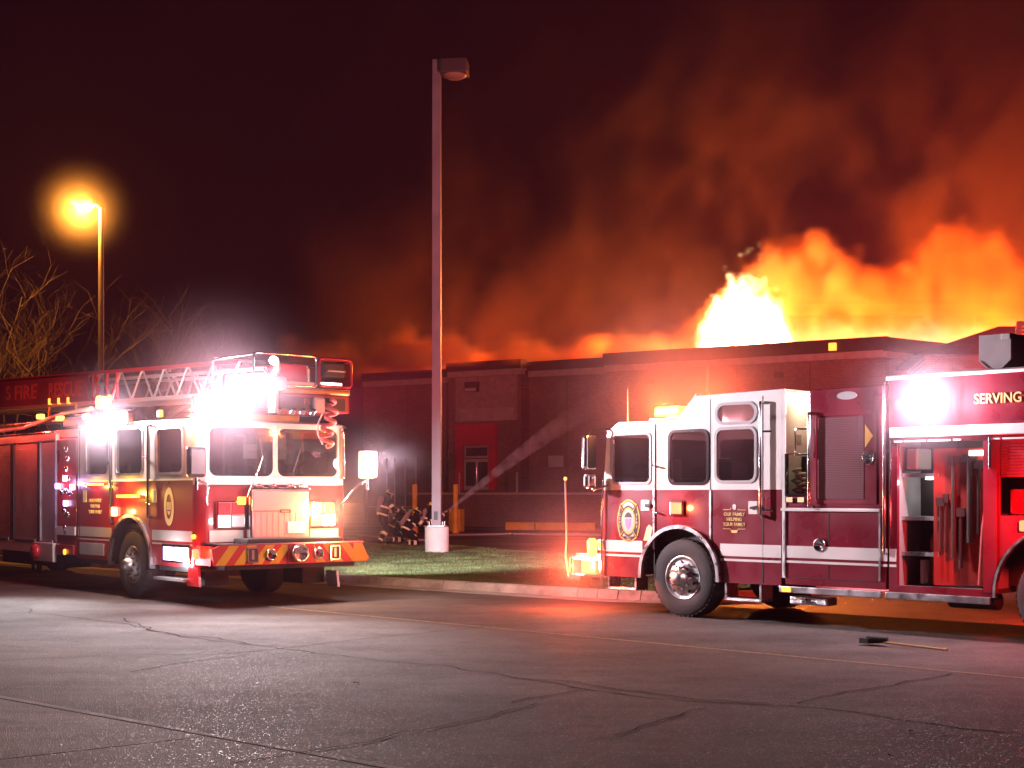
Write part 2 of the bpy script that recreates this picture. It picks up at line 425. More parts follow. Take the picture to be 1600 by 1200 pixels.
# ================================================================== BUILDING
brick = bpy.data.materials.new('brown_brick'); brick.use_nodes = True
nt = brick.node_tree; n = nt.nodes; l = nt.links; p = n['Principled BSDF']; p.inputs['Roughness'].default_value = 0.85
tc = n.new('ShaderNodeTexCoord'); br = n.new('ShaderNodeTexBrick')
mp = n.new('ShaderNodeMapping'); mp.inputs['Rotation'].default_value = (R(90), 0, 0)
l.new(tc.outputs['Object'], mp.inputs['Vector']); l.new(mp.outputs[0], br.inputs['Vector'])
br.inputs['Color1'].default_value = (0.17, 0.085, 0.065, 1); br.inputs['Color2'].default_value = (0.12, 0.062, 0.05, 1)
br.inputs['Mortar'].default_value = (0.20, 0.16, 0.14, 1); br.inputs['Scale'].default_value = 2.6
br.inputs['Mortar Size'].default_value = 0.018
nz = n.new('ShaderNodeTexNoise'); nz.inputs['Scale'].default_value = 0.5; nz.inputs['Detail'].default_value = 5
l.new(tc.outputs['Object'], nz.inputs['Vector'])
mr = n.new('ShaderNodeMapRange'); mr.inputs[1].default_value = .3; mr.inputs[2].default_value = .7; mr.inputs[3].default_value = .75; mr.inputs[4].default_value = 1.25
l.new(nz.outputs[0], mr.inputs[0])
vm = n.new('ShaderNodeVectorMath'); vm.operation = 'SCALE'; l.new(br.outputs[0], vm.inputs[0]); l.new(mr.outputs[0], vm.inputs['Scale'])
l.new(vm.outputs[0], p.inputs['Base Color'])
bb = n.new('ShaderNodeBump'); bb.inputs['Strength'].default_value = 0.5; bb.inputs['Distance'].default_value = 0.01
l.new(br.outputs['Fac'], bb.inputs['Height']); bb.invert = True; l.new(bb.outputs[0], p.inputs['Normal'])
parapet = mat('dark_metal_coping', (0.06, 0.035, 0.035), 0.5, metal=0.3, var=0.2)
stone = mat('pale_stone_band', (0.34, 0.27, 0.26), 0.8, var=0.15)
stucco = mat('pale_panel', (0.28, 0.20, 0.19), 0.85, var=0.2)
doorred = mat('red_door_paint', (0.42, 0.012, 0.02), 0.5, var=0.1)

bang = R(-32.6); bo = Vector(((568 - 800) / 27., 2200 / 27., 0))
bld = thing('school_building', 'long flat-roofed brown brick building with a red entrance, flames rising from its roof', 'building', bo, bang)
# local: x along the facade to the right, -y out toward the camera, +y into the building
def seg(x0, x1, y, top, band):
    MB().box(x0, x1, y, y + 14, 0, band - 0.32).build('wall', brick, bld)
    MB().box(x0 - .03, x1 + .03, y - 0.06, y + 0.4, band - 0.32, band).build('stone_band', stone, bld)
    MB().box(x0 - .08, x1 + .08, y - 0.14, y + 0.5, band, top).build('parapet', parapet, bld)
    MB().box(x0, x1, y + 0.5, y + 14, band - 0.32, band - 0.3 + 0.25).build('roof', parapet, bld)
seg(0, 6.45, 0, 8.62, 8.16)
seg(6.5, 11.2, -0.7, 8.84, 8.36)
seg(11.25, 16.1, 0.05, 8.74, 8.24)
seg(16.2, 30.85, -0.5, 8.88, 8.26)
# return wall at the right end
Mr = Matrix.Translation((30.85, -0.5, 0)) @ Matrix.Rotation(R(70), 4, 'Z')
for nm, m_, a in (('wall', brick, (0, 5, 0, 6, 0, 7.9)), ('stone_band', stone, (0, 5, -.06, .4, 7.9, 8.2)), ('parapet', parapet, (-.1, 5, -.14, .5, 8.2, 8.84))):
    MB().box(*a).xf(Mr).build(nm, m_, bld)
for x in (3.2, 13.6, 19.9, 23.5, 27.2): MB().box(x - .02, x + .02, (-.503 if x > 16.2 else -.003 if x < 6 else .047), (-.49 if x > 16.2 else .01 if x < 6 else .06), 0, 7.8).build('control_joint', parapet, bld)
for x, y_ in ((6.3, -.12), (16.05, -.08), (22.0, -.62)): MB().tube([(x, y_, 8.0), (x, y_, .1)], .07, 8).build('downpipe', grey, bld)
for x in (18.5, 25.4): MB().box(x, x + .5, -.56, -.5, 7.2, 7.5, .02).build('scupper', parapet, bld)
for x, z in ((12.5, 3.1), (21.0, 3.0)): MB().box(x, x + .9, (-.03 if x < 16 else -.56), (.06 if x < 16 else -.49), z, z + .6, .02).build('wall_vent', grey, bld)
# entrance: pale panel above, red surround, door with transom
yb = -0.7
MB().box(7.0, 11.0, yb - 0.05, yb, 5.6, 8.02).build('entrance_panel', stucco, bld)
MB().plate([(7.1, 1.87), (9.75, 1.87), (9.75, 5.47), (7.1, 5.47)], [[(7.6, 1.87 + .001), (7.6, 4.3), (9.3, 4.3), (9.3, 1.871)]], yb - 0.25, yb + 0.001).build('door_surround', doorred, bld)
dr = MB().box(7.62, 9.28, yb - 0.10, yb - 0.04, 1.88, 3.55).build('door', grey, bld)
for x0, x1 in ((7.74, 8.38), (8.55, 9.16)):
    MB().box(x0, x1, yb - 0.115, yb - 0.10, 2.1, 3.4).build('pane', glass, dr)
MB().tube([(8.48, yb - 0.16, 2.5), (8.48, yb - 0.16, 3.1)], 0.02).build('handle', chrome, dr)
tr = MB().box(7.62, 9.28, yb - 0.10, yb - 0.04, 3.62, 4.28).build('transom', grey, bld)
MB().box(7.76, 9.14, yb - 0.115, yb - 0.10, 3.72, 4.18).build('pane', glass, tr)
wlp = MB().box(7.8, 8.6, yb - 0.35, yb - 0.05, 7.2, 7.75, .04).build('wall_light', black, bld)
MB().box(7.85, 8.55, yb - 0.37, yb - 0.35, 7.22, 7.4).build('lens', clearlens, wlp)
MB().box(6.05, 6.45, -0.10, -0.02, 3.55, 4.1).build('notice_plate', white, bld)
em = MB().box(28.2, 28.55, -0.78, -0.6, 8.35, 8.7, .02).build('parapet_lamp', E_amber, bld)
# letters over the door are unreadable in the photograph: raised pale course only
MB().box(7.3, 10.8, yb - 0.09, yb - 0.05, 5.62, 6.3).build('sign_band', stone, bld)
# loading ramp in front of the entrance
ramp = thing('entrance_ramp', 'raised brick landing and ramp wall in front of the red entrance', 'ramp', bo, bang)
MB().box(6.9, 22, -4.6, -0.78, 0, 1.62).build('retaining_wall', brick, ramp)
MB().box(6.8, 22.1, -4.7, -0.76, 1.62, 1.74).build('coping_slab', stone, ramp)
for x in (9.9, 13.4):
    MB().tube([(x, -4.55, 1.74), (x, -4.55, 2.75)], 0.045).build('post', grey, ramp)
# gabled wing at far right
gb = thing('gabled_building', 'brown building with a pitched roof and louvred vent, far right behind the engine', 'building', (17.15, 58.5, 0), R(-10))
MB().box(0, 16, 0, 12, 0, 7.4).build('wall', brick, gb)
rm = MB(); rm.add([(-.6, -.5, 7.4), (7, -.5, 7.4), (3.5, 3.6, 8.98), (-.6, 7.7, 7.4), (7, 7.7, 7.4), (12, 3.6, 8.92), (16.5, -.5, 7.4), (16.5, 7.7, 7.4)],
                  [(0, 1, 2), (0, 2, 3), (1, 6, 5, 2), (3, 2, 5, 4), (4, 5, 7), (5, 6, 7), (0, 3, 4, 7, 6, 1)])
rm.build('roof', parapet, gb)
rm = MB(); rm.plate([(3.4, 7.42), (5.6, 7.42), (5.2, 8.66), (3.6, 8.72)], [], -0.5, -0.2); rm.build('vent_panel', brick, gb)
for k in range(7):
    z = 7.55 + k * 0.15
    MB().box(3.75, 5.3, -0.56, -0.50, z, z + 0.06).build('louvre_slat', orange_p, gb)

# parking blocks, bollards
def bollard(px, h, label):
    x, y = gp(px, 833); t = thing('bollard', label, 'bollard', (x, y, 0), 0, 'orange pipe bollards in front of the building')
    MB().tube([(0, 0, 0), (0, 0, h), (0, 0, h + 0.03)], [0.11, 0.11, 0.08], 14).build('pipe', orange_p, t)
    MB().tube([(0, 0, 0), (0, 0, 0.35)], [0.15, 0.14], 14).build('sleeve', orange_p, t)
    return t
bollard(648, 2.05, 'orange pipe bollard left of the tall grey pole')
bb_ = bollard(712, 2.05, 'orange pipe bollard just right of the tall grey pole, water jet passing it')
x, y = gp(712, 831)
pb = thing('parking_barrier', 'squat orange block round the foot of the bollard by the pole', 'barrier', (x, y + .5, 0), R(-30))
MB().box(-.32, .32, -.2, .2, 0, 1.0, .04).build('block', orange_p, pb)
for i, (x0, x1, lb) in enumerate(((790, 932, 'long yellow parking kerb on the wet lot, left of the engine'),)):
    a = Vector((*gp(x0, 828), 0)); b = Vector((*gp(x1, 829), 0)); d = (b - a)
    t = thing('parking_kerb', lb, 'kerb block', a, math.atan2(d.y, d.x))
    k = 3; Lx = d.length / k
    for j in range(k):
        MB().box(j * Lx + .03, (j + 1) * Lx - .03, -.18, .18, 0, 0.36, .04).build('block', orange_p, t)
# fence posts by the left corner of the building
fx, fy = gp(585, 822)
fn = thing('railing', 'thin pale metal fence posts and rail near the left corner of the building', 'railing', (fx, fy, 0), R(-20))
for k, dx in enumerate((-0.4, .7, 1.15, 1.75, 2.35)):
    MB().tube([(dx, 0, 0), (dx, 0, 3.5)], 0.03, 6).build('post', grey, fn)
MB().tube([(-.4, 0, 1.0), (2.35, 0, 1.0)], 0.02, 6).build('rail', grey, fn)

# ================================================================== VEHICLE PARTS
def wheel(parent, x, y, side, R0=0.53, w=0.32, steer=0.0, chrome_=True, rear=False):
    """side=+1: outer face toward +y"""
    t = MB()
    s = side
    pr = [(0.285, 0), (0.33, 0.0 + .02), (R0 - 0.05, 0.012), (R0 - 0.012, -0.015), (R0, -0.045), (R0, -w + .045), (R0 - .012, -w + .015), (R0 - .05, -w), (0.30, -w)]
    t.lathe([(r, h * s) for r, h in pr], (0, 0, 0), 'y', 48)
    ty = t.build('wheel', rubber, parent); ty.location = (x, y, R0); ty.rotation_euler = (0, 0, steer)
    gm_ = MB()
    for q in range(44):     # shoulder lugs
        a = 2 * PI * q / 44
        M = Matrix.Rotation(a, 4, 'Y')
        gm_.add([M @ Vector(v) for v in ((-.022, -0.06 * s, R0 - .004), (.022, -0.06 * s, R0 - .004), (.018, -0.012 * s, R0 - .018), (-.018, -0.012 * s, R0 - .018),
                                         (-.022, -0.06 * s, R0 + .008), (.022, -0.06 * s, R0 + .008), (.018, -0.006 * s, R0 - .006), (-.018, -0.006 * s, R0 - .006))],
                [(4, 5, 6, 7), (0, 1, 5, 4), (1, 2, 6, 5), (2, 3, 7, 6), (3, 0, 4, 7)])
    o = gm_.build('tread', rubber, ty); o['kind'] = 'stuff'
    rim = MB()
    if not rear:
        rim.lathe([(0.305, -0.03 * s), (0.30, 0.012 * s), (0.275, 0.010 * s), (0.262, -0.03 * s), (0.20, 0.03 * s), (0.125, 0.045 * s), (0.12, 0.05 * s)], (0, 0, 0), 'y', 40)
        hubd = 0.05
    else:
        rim.lathe([(0.305, -0.03 * s), (0.30, 0.012 * s), (0.275, 0.0), (0.262, -0.06 * s), (0.24, -0.14 * s), (0.12, -0.15 * s)], (0, 0, 0), 'y', 40)
        hubd = -0.14
    rim.build('rim', alu, ty)
    hb = MB(); hb.lathe([(0.12, hubd * s), (0.115, (hubd + .05) * s), (0.09, (hubd + .09) * s), (0.07, (hubd + .12) * s), (0.0, (hubd + .12) * s)], (0, 0, 0), 'y', 20)
    hb.build('hub', alu, ty)
    hole = MB(); nut = MB()
    hz = 0.012 if not rear else -0.085
    for q in range(10):
        a = 2 * PI * (q + .5) / 10
        c = Vector((math.cos(a) * 0.215, hz * s, math.sin(a) * 0.215))
        hole.lathe([(0.024, (0.006 + .012) * s), (0.0, (0.006 + .012) * s)], (c.x, c.y, c.z), 'y', 12)
        a = 2 * PI * q / 10
        nut.tube([(math.cos(a) * .155, (hubd - .02) * s, math.sin(a) * .155), (math.cos(a) * .155, (hubd + .035) * s, math.sin(a) * .155)], 0.017, 6, smooth=False)
    h = hole.build('hand_hole', black, ty); h['kind'] = 'stuff'
    h = nut.build('lug_nut', chrome, ty); h['kind'] = 'stuff'
    return ty
def window_pane(parent, x0, x1, z0, z1, y, s, r=0.08, name='window', frame=chrome):
    w = MB().plate(rrect(x0 - .03, x1 + .03, z0 - .03, z1 + .03, r + .03), [rrect(x0 + .008, x1 - .008, z0 + .008, z1 - .008, r)[::-1]], y - .01 * s, y + 0.014 * s).build(name, frame, parent)
    MB().plate(rrect(x0, x1, z0, z1, r), [], y - .012 * s, y - .004 * s).build('pane', glass, w)
    return w
def handrail(parent, p0, p1, off, r=0.018, m=None):
    p0 = Vector(p0); p1 = Vector(p1); off = Vector(off)
    o = MB().tube([p0, p0 + off, p0 + off + (p1 - p0) * 0.02, p1 + off - (p1 - p0) * 0.02, p1 + off, p1], r, 8).build('handrail', m or chrome, parent)
    return o
def fender(parent, cx, cz, r, y, s, a0=-5, a1=185, w=0.05, d=0.06, m=None):
    o = arc(cx, cz, r + w, a0, a1, 28); i = arc(cx, cz, r, a1, a0, 28)
    return MB().plate(o + i, [], y - .04 * s, y + d * s).build('fender_trim', m or alu, parent)
def seatb(parent, x, y, s=1):
    t = MB().box(x - .25, x + .25, y - .25, y + .25, 1.25, 1.4, .04).build('seat', seatm, parent)
    MB().box(x - .3 * s, x - .18 * s, y - .25, y + .25, 1.4, 2.15, .05).build('backrest', seatm, t)
    return t

# ================================================================== FIRE ENGINE (right of the picture, seen on its left side, facing away-left)
EO = Vector((2.365, 18.922, 0)); eang = R(134.3)
enr = Vector((0.7157, 0.6984, 0))
ENG = thing('fire_engine', 'dark red fire engine with white upper cab and open equipment bay, parked on the right', 'fire engine', EO + enr * 1.25, eang)
Y = 1.25
# ---- lower cab side (red), both sides
wx, wz, wr_ = 0.13, 0.55, 0.665
def low_side(x0, x1, z0, z1, arches):
    pts = [(x0, z1), (x0, z0)]
    for (cx, cz, r) in arches:
        a = math.degrees(math.asin((z0 - cz) / r)) if abs(z0 - cz) < r else 0
        pts += arc(cx, cz, r, 180 - a, a, 26) if x0 < x1 else arc(cx, cz, r, a, 180 - a, 26)
    pts += [(x1, z0), (x1, z1)]
    return pts
for s, nm in ((1, 'door_panel'), (-1, 'far_side_panel')):
    MB().plate(low_side(-1.50, 1.50, 0.5, 1.715, [(wx, wz, wr_)]), [], s * (Y - .05), s * Y).build('cab_lower_side', red, ENG)
up = [(1.50, 1.717), (1.43, 2.55), (1.24, 2.67), (0.20, 2.66), (-0.12, 2.97), (-1.51, 2.99), (-1.51, 1.717)]
holes = [rrect(0.66, 1.36, 1.82, 2.49, .07), rrect(-0.33, 0.31, 1.81, 2.50, .09), rrect(-1.10, -0.48, 1.83, 2.51, .09), rrect(-1.10, -0.49, 2.60, 2.83, .10)]
for s in (1, -1):
    MB().plate(up, [h[::-1] for h in holes], s * (Y - .05), s * (Y + .002)).build('cab_upper_side', white, ENG)
    for k, (x0, x1, z0, z1, r) in enumerate(((0.66, 1.36, 1.82, 2.49, .07), (-0.33, 0.31, 1.81, 2.50, .09), (-1.10, -0.48, 1.83, 2.51, .09), (-1.10, -0.49, 2.60, 2.83, .10))):
        window_pane(ENG, x0, x1, z0, z1, s * (Y + .002), s, r, frame=grey if k != 1 else chrome)
# roof, front, rear of cab
def skin(profile, y0, y1, t=0.03):
    mb = MB()
    for i in range(len(profile) - 1):
        (xa, za), (xb, zb) = profile[i], profile[i + 1]
        mb.add([(xa, y0, za), (xb, y0, zb), (xb, y1, zb), (xa, y1, za)], [(0, 1, 2, 3)])
    return mb
skin([(1.43, 2.55), (1.24, 2.675), (0.20, 2.665), (-0.12, 2.975), (-1.512, 2.995)], -Y + .002, Y - .002).build('cab_roof', white, ENG)
MB().box(-1.56, -1.512, -Y, Y, 0.6, 2.985).build('cab_rear_wall', white, ENG)
MB().plate([(-Y, 0.5), (Y, 0.5), (Y, 1.715), (-Y, 1.715)], [], 1.50, 1.54, 'x').build('cab_front_panel', red, ENG)
fr = MB().plate([(-Y, 0), (Y, 0), (Y, .84), (-Y, .84)], [rrect(-1.14, -.03, .08, .76, .08)[::-1], rrect(.03, 1.14, .08, .76, .08)[::-1]], -0.02, 0.02, 'x')
Mw = Matrix.Translation((1.505, 0, 1.717)) @ Matrix.Rotation(-math.atan2(0.07, 0.84), 4, 'Y')
fr.xf(Mw).build('windshield_frame', white, ENG)
for s in (-1, 1):
    MB().plate(rrect(.03 * s, 1.14 * s, .08, .76, .08), [], -0.006, 0.006, 'x').xf(Mw).build('windshield', glass, ENG)
MB().box(-1.5, 1.45, -Y + .06, Y - .06, 1.12, 1.18).build('cab_floor', dark, ENG)
MB().box(-1.0, .5, -.5, .5, 1.18, 1.75, .05).build('engine_cover', seatm, ENG)
for (x, y, s) in ((.95, .8, 1), (.95, -.8, 1), (-.45, .85, -1), (-.45, -.85, -1), (-1.35, .4, 1), (-1.35, -.4, 1)):
    seatb(ENG, x, y, s)
sw = MB(); sw.lathe([(0.2, 0), (.215, .012), (.2, .024), (.185, .012), (.2, 0)], (0, 0, 0), 'x', 24)
sw.xf(Matrix.Translation((1.2, .75, 1.95)) @ Matrix.Rotation(R(35), 4, 'Y')).build('steering_wheel', black, ENG)
ds = MB().box(1.28, 1.46, -1.15, 1.15, 1.45, 1.9, .05).build('dashboard', black, ENG)
MB().box(1.24, 1.28, .95, 1.12, 1.72, 1.84).build('screen', E_blue, ds)
MB().box(1.24, 1.28, .72, .86, 1.70, 1.80).build('screen', E_blue, ds)
# seams / door gaps
for x in (0.585, -0.38, -1.22):
    MB().box(x - .008, x + .008, Y + .0005, Y + .004, 0.52 if x != -.38 else 1.25, 2.62 if x > 0 else 2.92).build('door_gap', black, ENG)
MB().box(0.57, 0.60, Y, Y + .02, 0.9, 2.62).build('door_hinge', alu, ENG)
MB().box(-0.395, -0.365, Y, Y + .012, 1.05, 1.71).build('door_hinge', alu, ENG)
# stripes
def stripes(parent, x0, x1, y, s, zt, zb, m=white):
    MB().box(x0, x1, y, y + .004 * s, zb, zt).build('side_stripe', m, parent)
    MB().box(x0, x1, y, y + .004 * s, zb - .065, zb - .035).build('pin_stripe', m, parent)
stripes(ENG, 0.80, 1.50, Y, 1, 1.01, .85); stripes(ENG, -1.50, -0.54, Y, 1, 1.01, .85)
stripes(ENG, -3.02, -1.53, Y + .012, 1, 1.01, .86); stripes(ENG, -3.14, -3.05, Y + .012, 1, 1.01, .86)
fender(ENG, wx, wz, wr_ - .02, Y, 1, -4, 184, .05, .07)
inner = MB(); o_ = arc(wx, wz, wr_ - .02, 0, 180, 24)
for i in range(len(o_) - 1):
    (xa, za), (xb, zb) = o_[i], o_[i + 1]; inner.add([(xa, Y - .5, za), (xb, Y - .5, zb), (xb, Y, zb), (xa, Y, za)], [(0, 1, 2, 3)])
inner.build('wheel_well', black, ENG)
wheel(ENG, 0.10, Y - .02, 1); wheel(ENG, 0.10, -Y + .02, -1)
MB().tube([(0.1, -1.0, .53), (0.1, 1.0, .53)], .08).build('axle', dark, ENG)
MB().box(-8.4, 1.5, -.45, -.3, .55, .85).build('frame_rail', dark, ENG); MB().box(-8.4, 1.5, .3, .45, .55, .85).build('frame_rail', dark, ENG)
MB().box(-2.9, -.8, -.9, .9, .62, 1.1).build('pump_body', dark, ENG)
MB().box(-1.5, 1.45, -1.15, 1.15, 1.0, 1.12).build('cab_underside', dark, ENG)
# steps
def step(parent, x0, x1, z0, z1, y, d=.25):
    t = MB().box(x0, x1, y - d, y, z0, z0 + .035).build('step', tread_alu, parent)
    MB().plate([(x0, z0), (x0 - .0, z1), (x0 + .03, z1), (x0 + .03, z0)], [], y - d, y).build('bracket', alu, t)
    MB().plate([(x1 - .03, z0), (x1 - .03, z1), (x1, z1), (x1, z0)], [], y - d, y).build('bracket', alu, t)
    return t
step(ENG, 0.93, 1.46, 0.32, 0.50, Y - .02); step(ENG, -1.18, -0.60, 0.27, 0.50, Y - .02)
# bumper extension with lights and the corner marker rod
bp = MB().box(1.54, 2.28, -1.15, 1.15, 0.46, 0.76, .05).build('front_bumper', chrome, ENG)
MB().box(1.54, 2.2, -1.1, 1.1, .76, .80).build('bumper_deck', tread_alu, bp)
for y in (1.0, .55): MB().box(2.10, 2.32, y - .13, y + .13, .50, .74, .03).build('warning_light', E_redb, bp)
sl = MB().box(1.72, 2.02, 1.14, 1.19, .50, .72, .03).build('side_warning_light', E_redb, bp)
MB().tube([(1.88, 1.1, .76), (1.88, 1.1, .98), (1.88, 1.1, 1.02)], [.07, .08, .04], 12).build('siren_beacon', E_amberb, bp)
lamp(bp, (1.95, 1.45, .62), 260, (1.0, .13, .035), .06); lamp(bp, (2.5, .6, .62), 100, (1.0, .08, .04), .06)
MB().tube([(2.25, 1.2, .45), (2.3, 1.22, .75), (2.26, 1.24, 1.0), (2.28, 1.24, 1.86)], .014, 8).build('marker_rod', grey, ENG)
MB().box(2.26, 2.30, 1.22, 1.26, 1.86, 1.91, .015).build('marker_tip', E_amber, ENG)
MB().box(2.02, 2.3, 1.15, 1.21, .42, .47).build('rod_bracket', chrome, bp)
MB().box(1.5, 1.63, 1.02, 1.262, .86, 1.02, .02).build('corner_lamp_housing', white, ENG)
MB().tube([(1.565, 1.26, .94), (1.565, 1.275, .94)], .045, 14).build('corner_lamp', E_amber, ENG)
MB().box(1.54, 1.60, .85, 1.2, 1.05, 1.6, .02).build('headlight_bezel', chrome, ENG)
MB().box(1.60, 1.63, .9, 1.17, 1.1, 1.55, .02).build('headlight', E_redb, ENG)
MB().tube([(1.54, 1.27, .35), (1.52, 1.29, 1.2), (1.5, 1.28, 1.85)], .016, 8).build('grab_bar', chrome, ENG)
# mirror
mr_ = MB().box(1.54, 1.66, 1.36, 1.58, 2.0, 2.50, .05).build('mirror', chrome, ENG)
MB().box(1.535, 1.54, 1.39, 1.55, 2.03, 2.47).build('mirror_glass', black, mr_)
MB().box(1.54, 1.64, 1.38, 1.56, 1.74, 1.95, .04).build('convex_mirror', chrome, mr_)
MB().tube([(1.4, 1.25, 2.58), (1.56, 1.45, 2.56), (1.6, 1.47, 2.5)], .018).build('mirror_arm', black, mr_)
MB().tube([(1.45, 1.25, 1.78), (1.58, 1.4, 1.72), (1.6, 1.47, 1.8)], .018).build('mirror_arm', chrome, mr_)
# cab roof furniture
lb = MB().box(.35, .85, -1.0, 1.0, 2.68, 2.74, .02).build('light_bar', chrome, ENG)
for k in range(6):
    y0 = -0.98 + k * .33
    MB().box(.37, .83, y0, y0 + .3, 2.742, 2.88, .04).build('light_pod', E_amberb if k in (5, 2) else E_redb, lb)
lamp(lb, (.6, 1.12, 2.85), 330, (1.0, .20, .03), .07); lamp(lb, (.6, 0, 3.0), 330, (1.0, .15, .03), .07)
MB().box(-.02, .2, .5, 1.0, 2.66, 2.86, .03).build('roof_vent', white, ENG)
MB().tube([(1.2, 1.1, 2.64), (1.2, 1.1, 3.15)], [.012, .004], 6).build('antenna', grey, ENG)
MB().tube([(1.28, -.4, 2.62), (1.28, -.4, 2.72), (1.28, .5, 2.72)], .03).build('air_horn', chrome, ENG)
MB().tube([(.2, 1.2, 2.68), (-.12, 1.2, 3.0)], .018).build('roof_edge_trim', alu, ENG)
# cab side lamps, handles
q = MB().box(.05, .28, Y, Y + .05, 1.37, 1.57, .02).build('lamp_bezel', chrome, ENG)
MB().box(.075, .255, Y + .05, Y + .06, 1.395, 1.545).build('side_warning_light', E_redb, q)
lamp(q, (.16, Y + .25, 1.47), 14, (1.0, .25, .08), .04)
MB().box(.67, .82, Y, Y + .012, 1.43, 1.58, .01).build('door_handle_plate', white, ENG)
MB().box(.62, .72, Y + .012, Y + .05, 1.48, 1.53, .01).build('door_handle', black, ENG)
MB().box(-1.14, -1.0, Y, Y + .012, 1.40, 1.57, .01).build('door_handle_plate', white, ENG)
MB().tube([(-1.04, Y + .03, 1.48), (-1.16, Y + .03, 1.50)], .016).build('door_handle', chrome, ENG)
for zz in (2.05, 1.42):
    MB().tube([(0.59, Y + .02, zz), (.48, Y + .06, zz - .02)], .014).build('hinge_arm', chrome, ENG)
handrail(ENG, (-1.235, Y, 1.38), (-1.235, Y, 2.83), (0, .075, 0), .022)
for zz in (2.46, 1.45):
    MB().tube([(-1.235, Y + .075, zz), (-1.36, Y + .01, zz)], .015).build('rail_bracket', chrome, ENG)
MB().plate([(.78, 1.02), (.66, 1.02), (.62, 1.20), (.68, 1.24), (.72, 1.2)], [], Y, Y + .004).build('reflector_chip', lime, ENG)
# badge : oval shield with gold rim
def badge(parent, cx, cz, y, s, w=.21, h=.30, rx=R(90)):
    gold_r = []
    N = 60
    for k in range(N):
        t = 2 * PI * k / N
        bump = 1 + 0.07 * max(0, math.cos(4 * (t - PI / 4))) ** 6
        gold_r.append((cx + math.cos(t) * w * bump, cz + math.sin(t) * h * bump))
    b = MB().plate(gold_r, [], y, y + .006 * s).build('badge', gold, parent)
    inn = [(cx + (px_ - cx) * .90, cz + (pz_ - cz) * .92) for px_, pz_ in gold_r]
    MB().plate(inn, [], y + .006 * s, y + .008 * s).build('badge_field', MATS['badge_dark'], b)
    el = lambda kx, kz, r=0: [(cx + math.cos(2 * PI * k / 40) * w * kx, cz + math.sin(2 * PI * k / 40) * h * kz) for k in range(40)]
    MB().plate(el(.60, .62), [], y + .008 * s, y + .010 * s).build('badge_ring', gold, b)
    MB().plate(el(.52, .54), [], y + .010 * s, y + .012 * s).build('badge_field', cream, b)
    MB().plate([(cx - .055, cz + .03), (cx + .055, cz + .03), (cx + .05, cz - .06), (cx, cz - .13), (cx - .05, cz - .06)], [], y + .012 * s, y + .014 * s).build('shield', MATS['shield_blue'], b)
    MB().plate([(cx - .07, cz + .05), (cx + .07, cz + .05), (cx + .045, cz + .10), (cx, cz + .125), (cx - .045, cz + .10)], [], y + .012 * s, y + .014 * s).build('helmet_mark', MATS['badge_dark'], b)
    for sg in (1, -1):      # arched pale bands above and below
        o1 = [(cx + math.sin(R(a)) * w * .66, cz + sg * math.cos(R(a)) * h * .72) for a in range(-38, 39, 4)]
        o2 = [(cx + math.sin(R(a)) * w * .84, cz + sg * math.cos(R(a)) * h * .88) for a in range(38, -39, -4)]
        MB().plate(o1 + o2, [], y + .008 * s, y + .010 * s).build('badge_band', cream, b)
        for aa in (-1, 1):
            MB().tube([(cx + aa * w * .40, y + .010 * s, cz + sg * h * .45), (cx + aa * w * .74, y + .010 * s, cz + sg * h * .74)], .008, 6).build('badge_spoke', gold, b)
    return b
mat('badge_dark', (.035, .02, .02), .4); mat('shield_blue', (.25, .22, .42), .4)
RX1 = (R(90), 0, R(180))
bdg = badge(ENG, 1.05, 1.285, Y, 1)
text('badge_lettering', 'FIRE DEPT', .05, MATS['badge_dark'], bdg, (1.05, Y + .012, 1.285 - .235), RX1, .2, .002)
for k, ch in enumerate('FIRE'): text('badge_lettering', ch, .055, cream, bdg, (1.05 - .155, Y + .010, 1.37 - k * .055), RX1, None, .002)
for k, ch in enumerate('DEPT'): text('badge_lettering', ch, .055, cream, bdg, (1.05 + .155, Y + .010, 1.37 - k * .055), RX1, None, .002)
gold_t = mat('gold_lettering', (0.78, 0.60, 0.22), 0.4)
for k, (s_, w_) in enumerate((('OUR FAMILY', .34), ('HELPING', .24), ('YOUR FAMILY', .36))):
    text('lettering', s_, .062, gold_t, ENG, (-.77, Y + .005, 1.395 - .066 * k), RX1, w_, .003)
for zz, g_ in ((1.455, 1), (1.205, -1)):
    for sx in (-1, 1):
        MB().tube([(-.77 + sx * .18, Y + .004, zz), (-.77 + sx * .06, Y + .004, zz), (-.77 + sx * .05, Y + .004, zz + .02 * g_)], .005, 5).build('scroll_line', gold_t, ENG)
MB().plate(rrect(-.80, -.74, 1.455, 1.53, .03), [], Y, Y + .006).build('lettering_emblem', MATS['white_paint'], ENG)
MB().plate([(-.83, 1.19), (-.71, 1.19), (-.73, 1.155), (-.81, 1.155)], [], Y, Y + .006).build('lettering_emblem', gold_t, ENG)

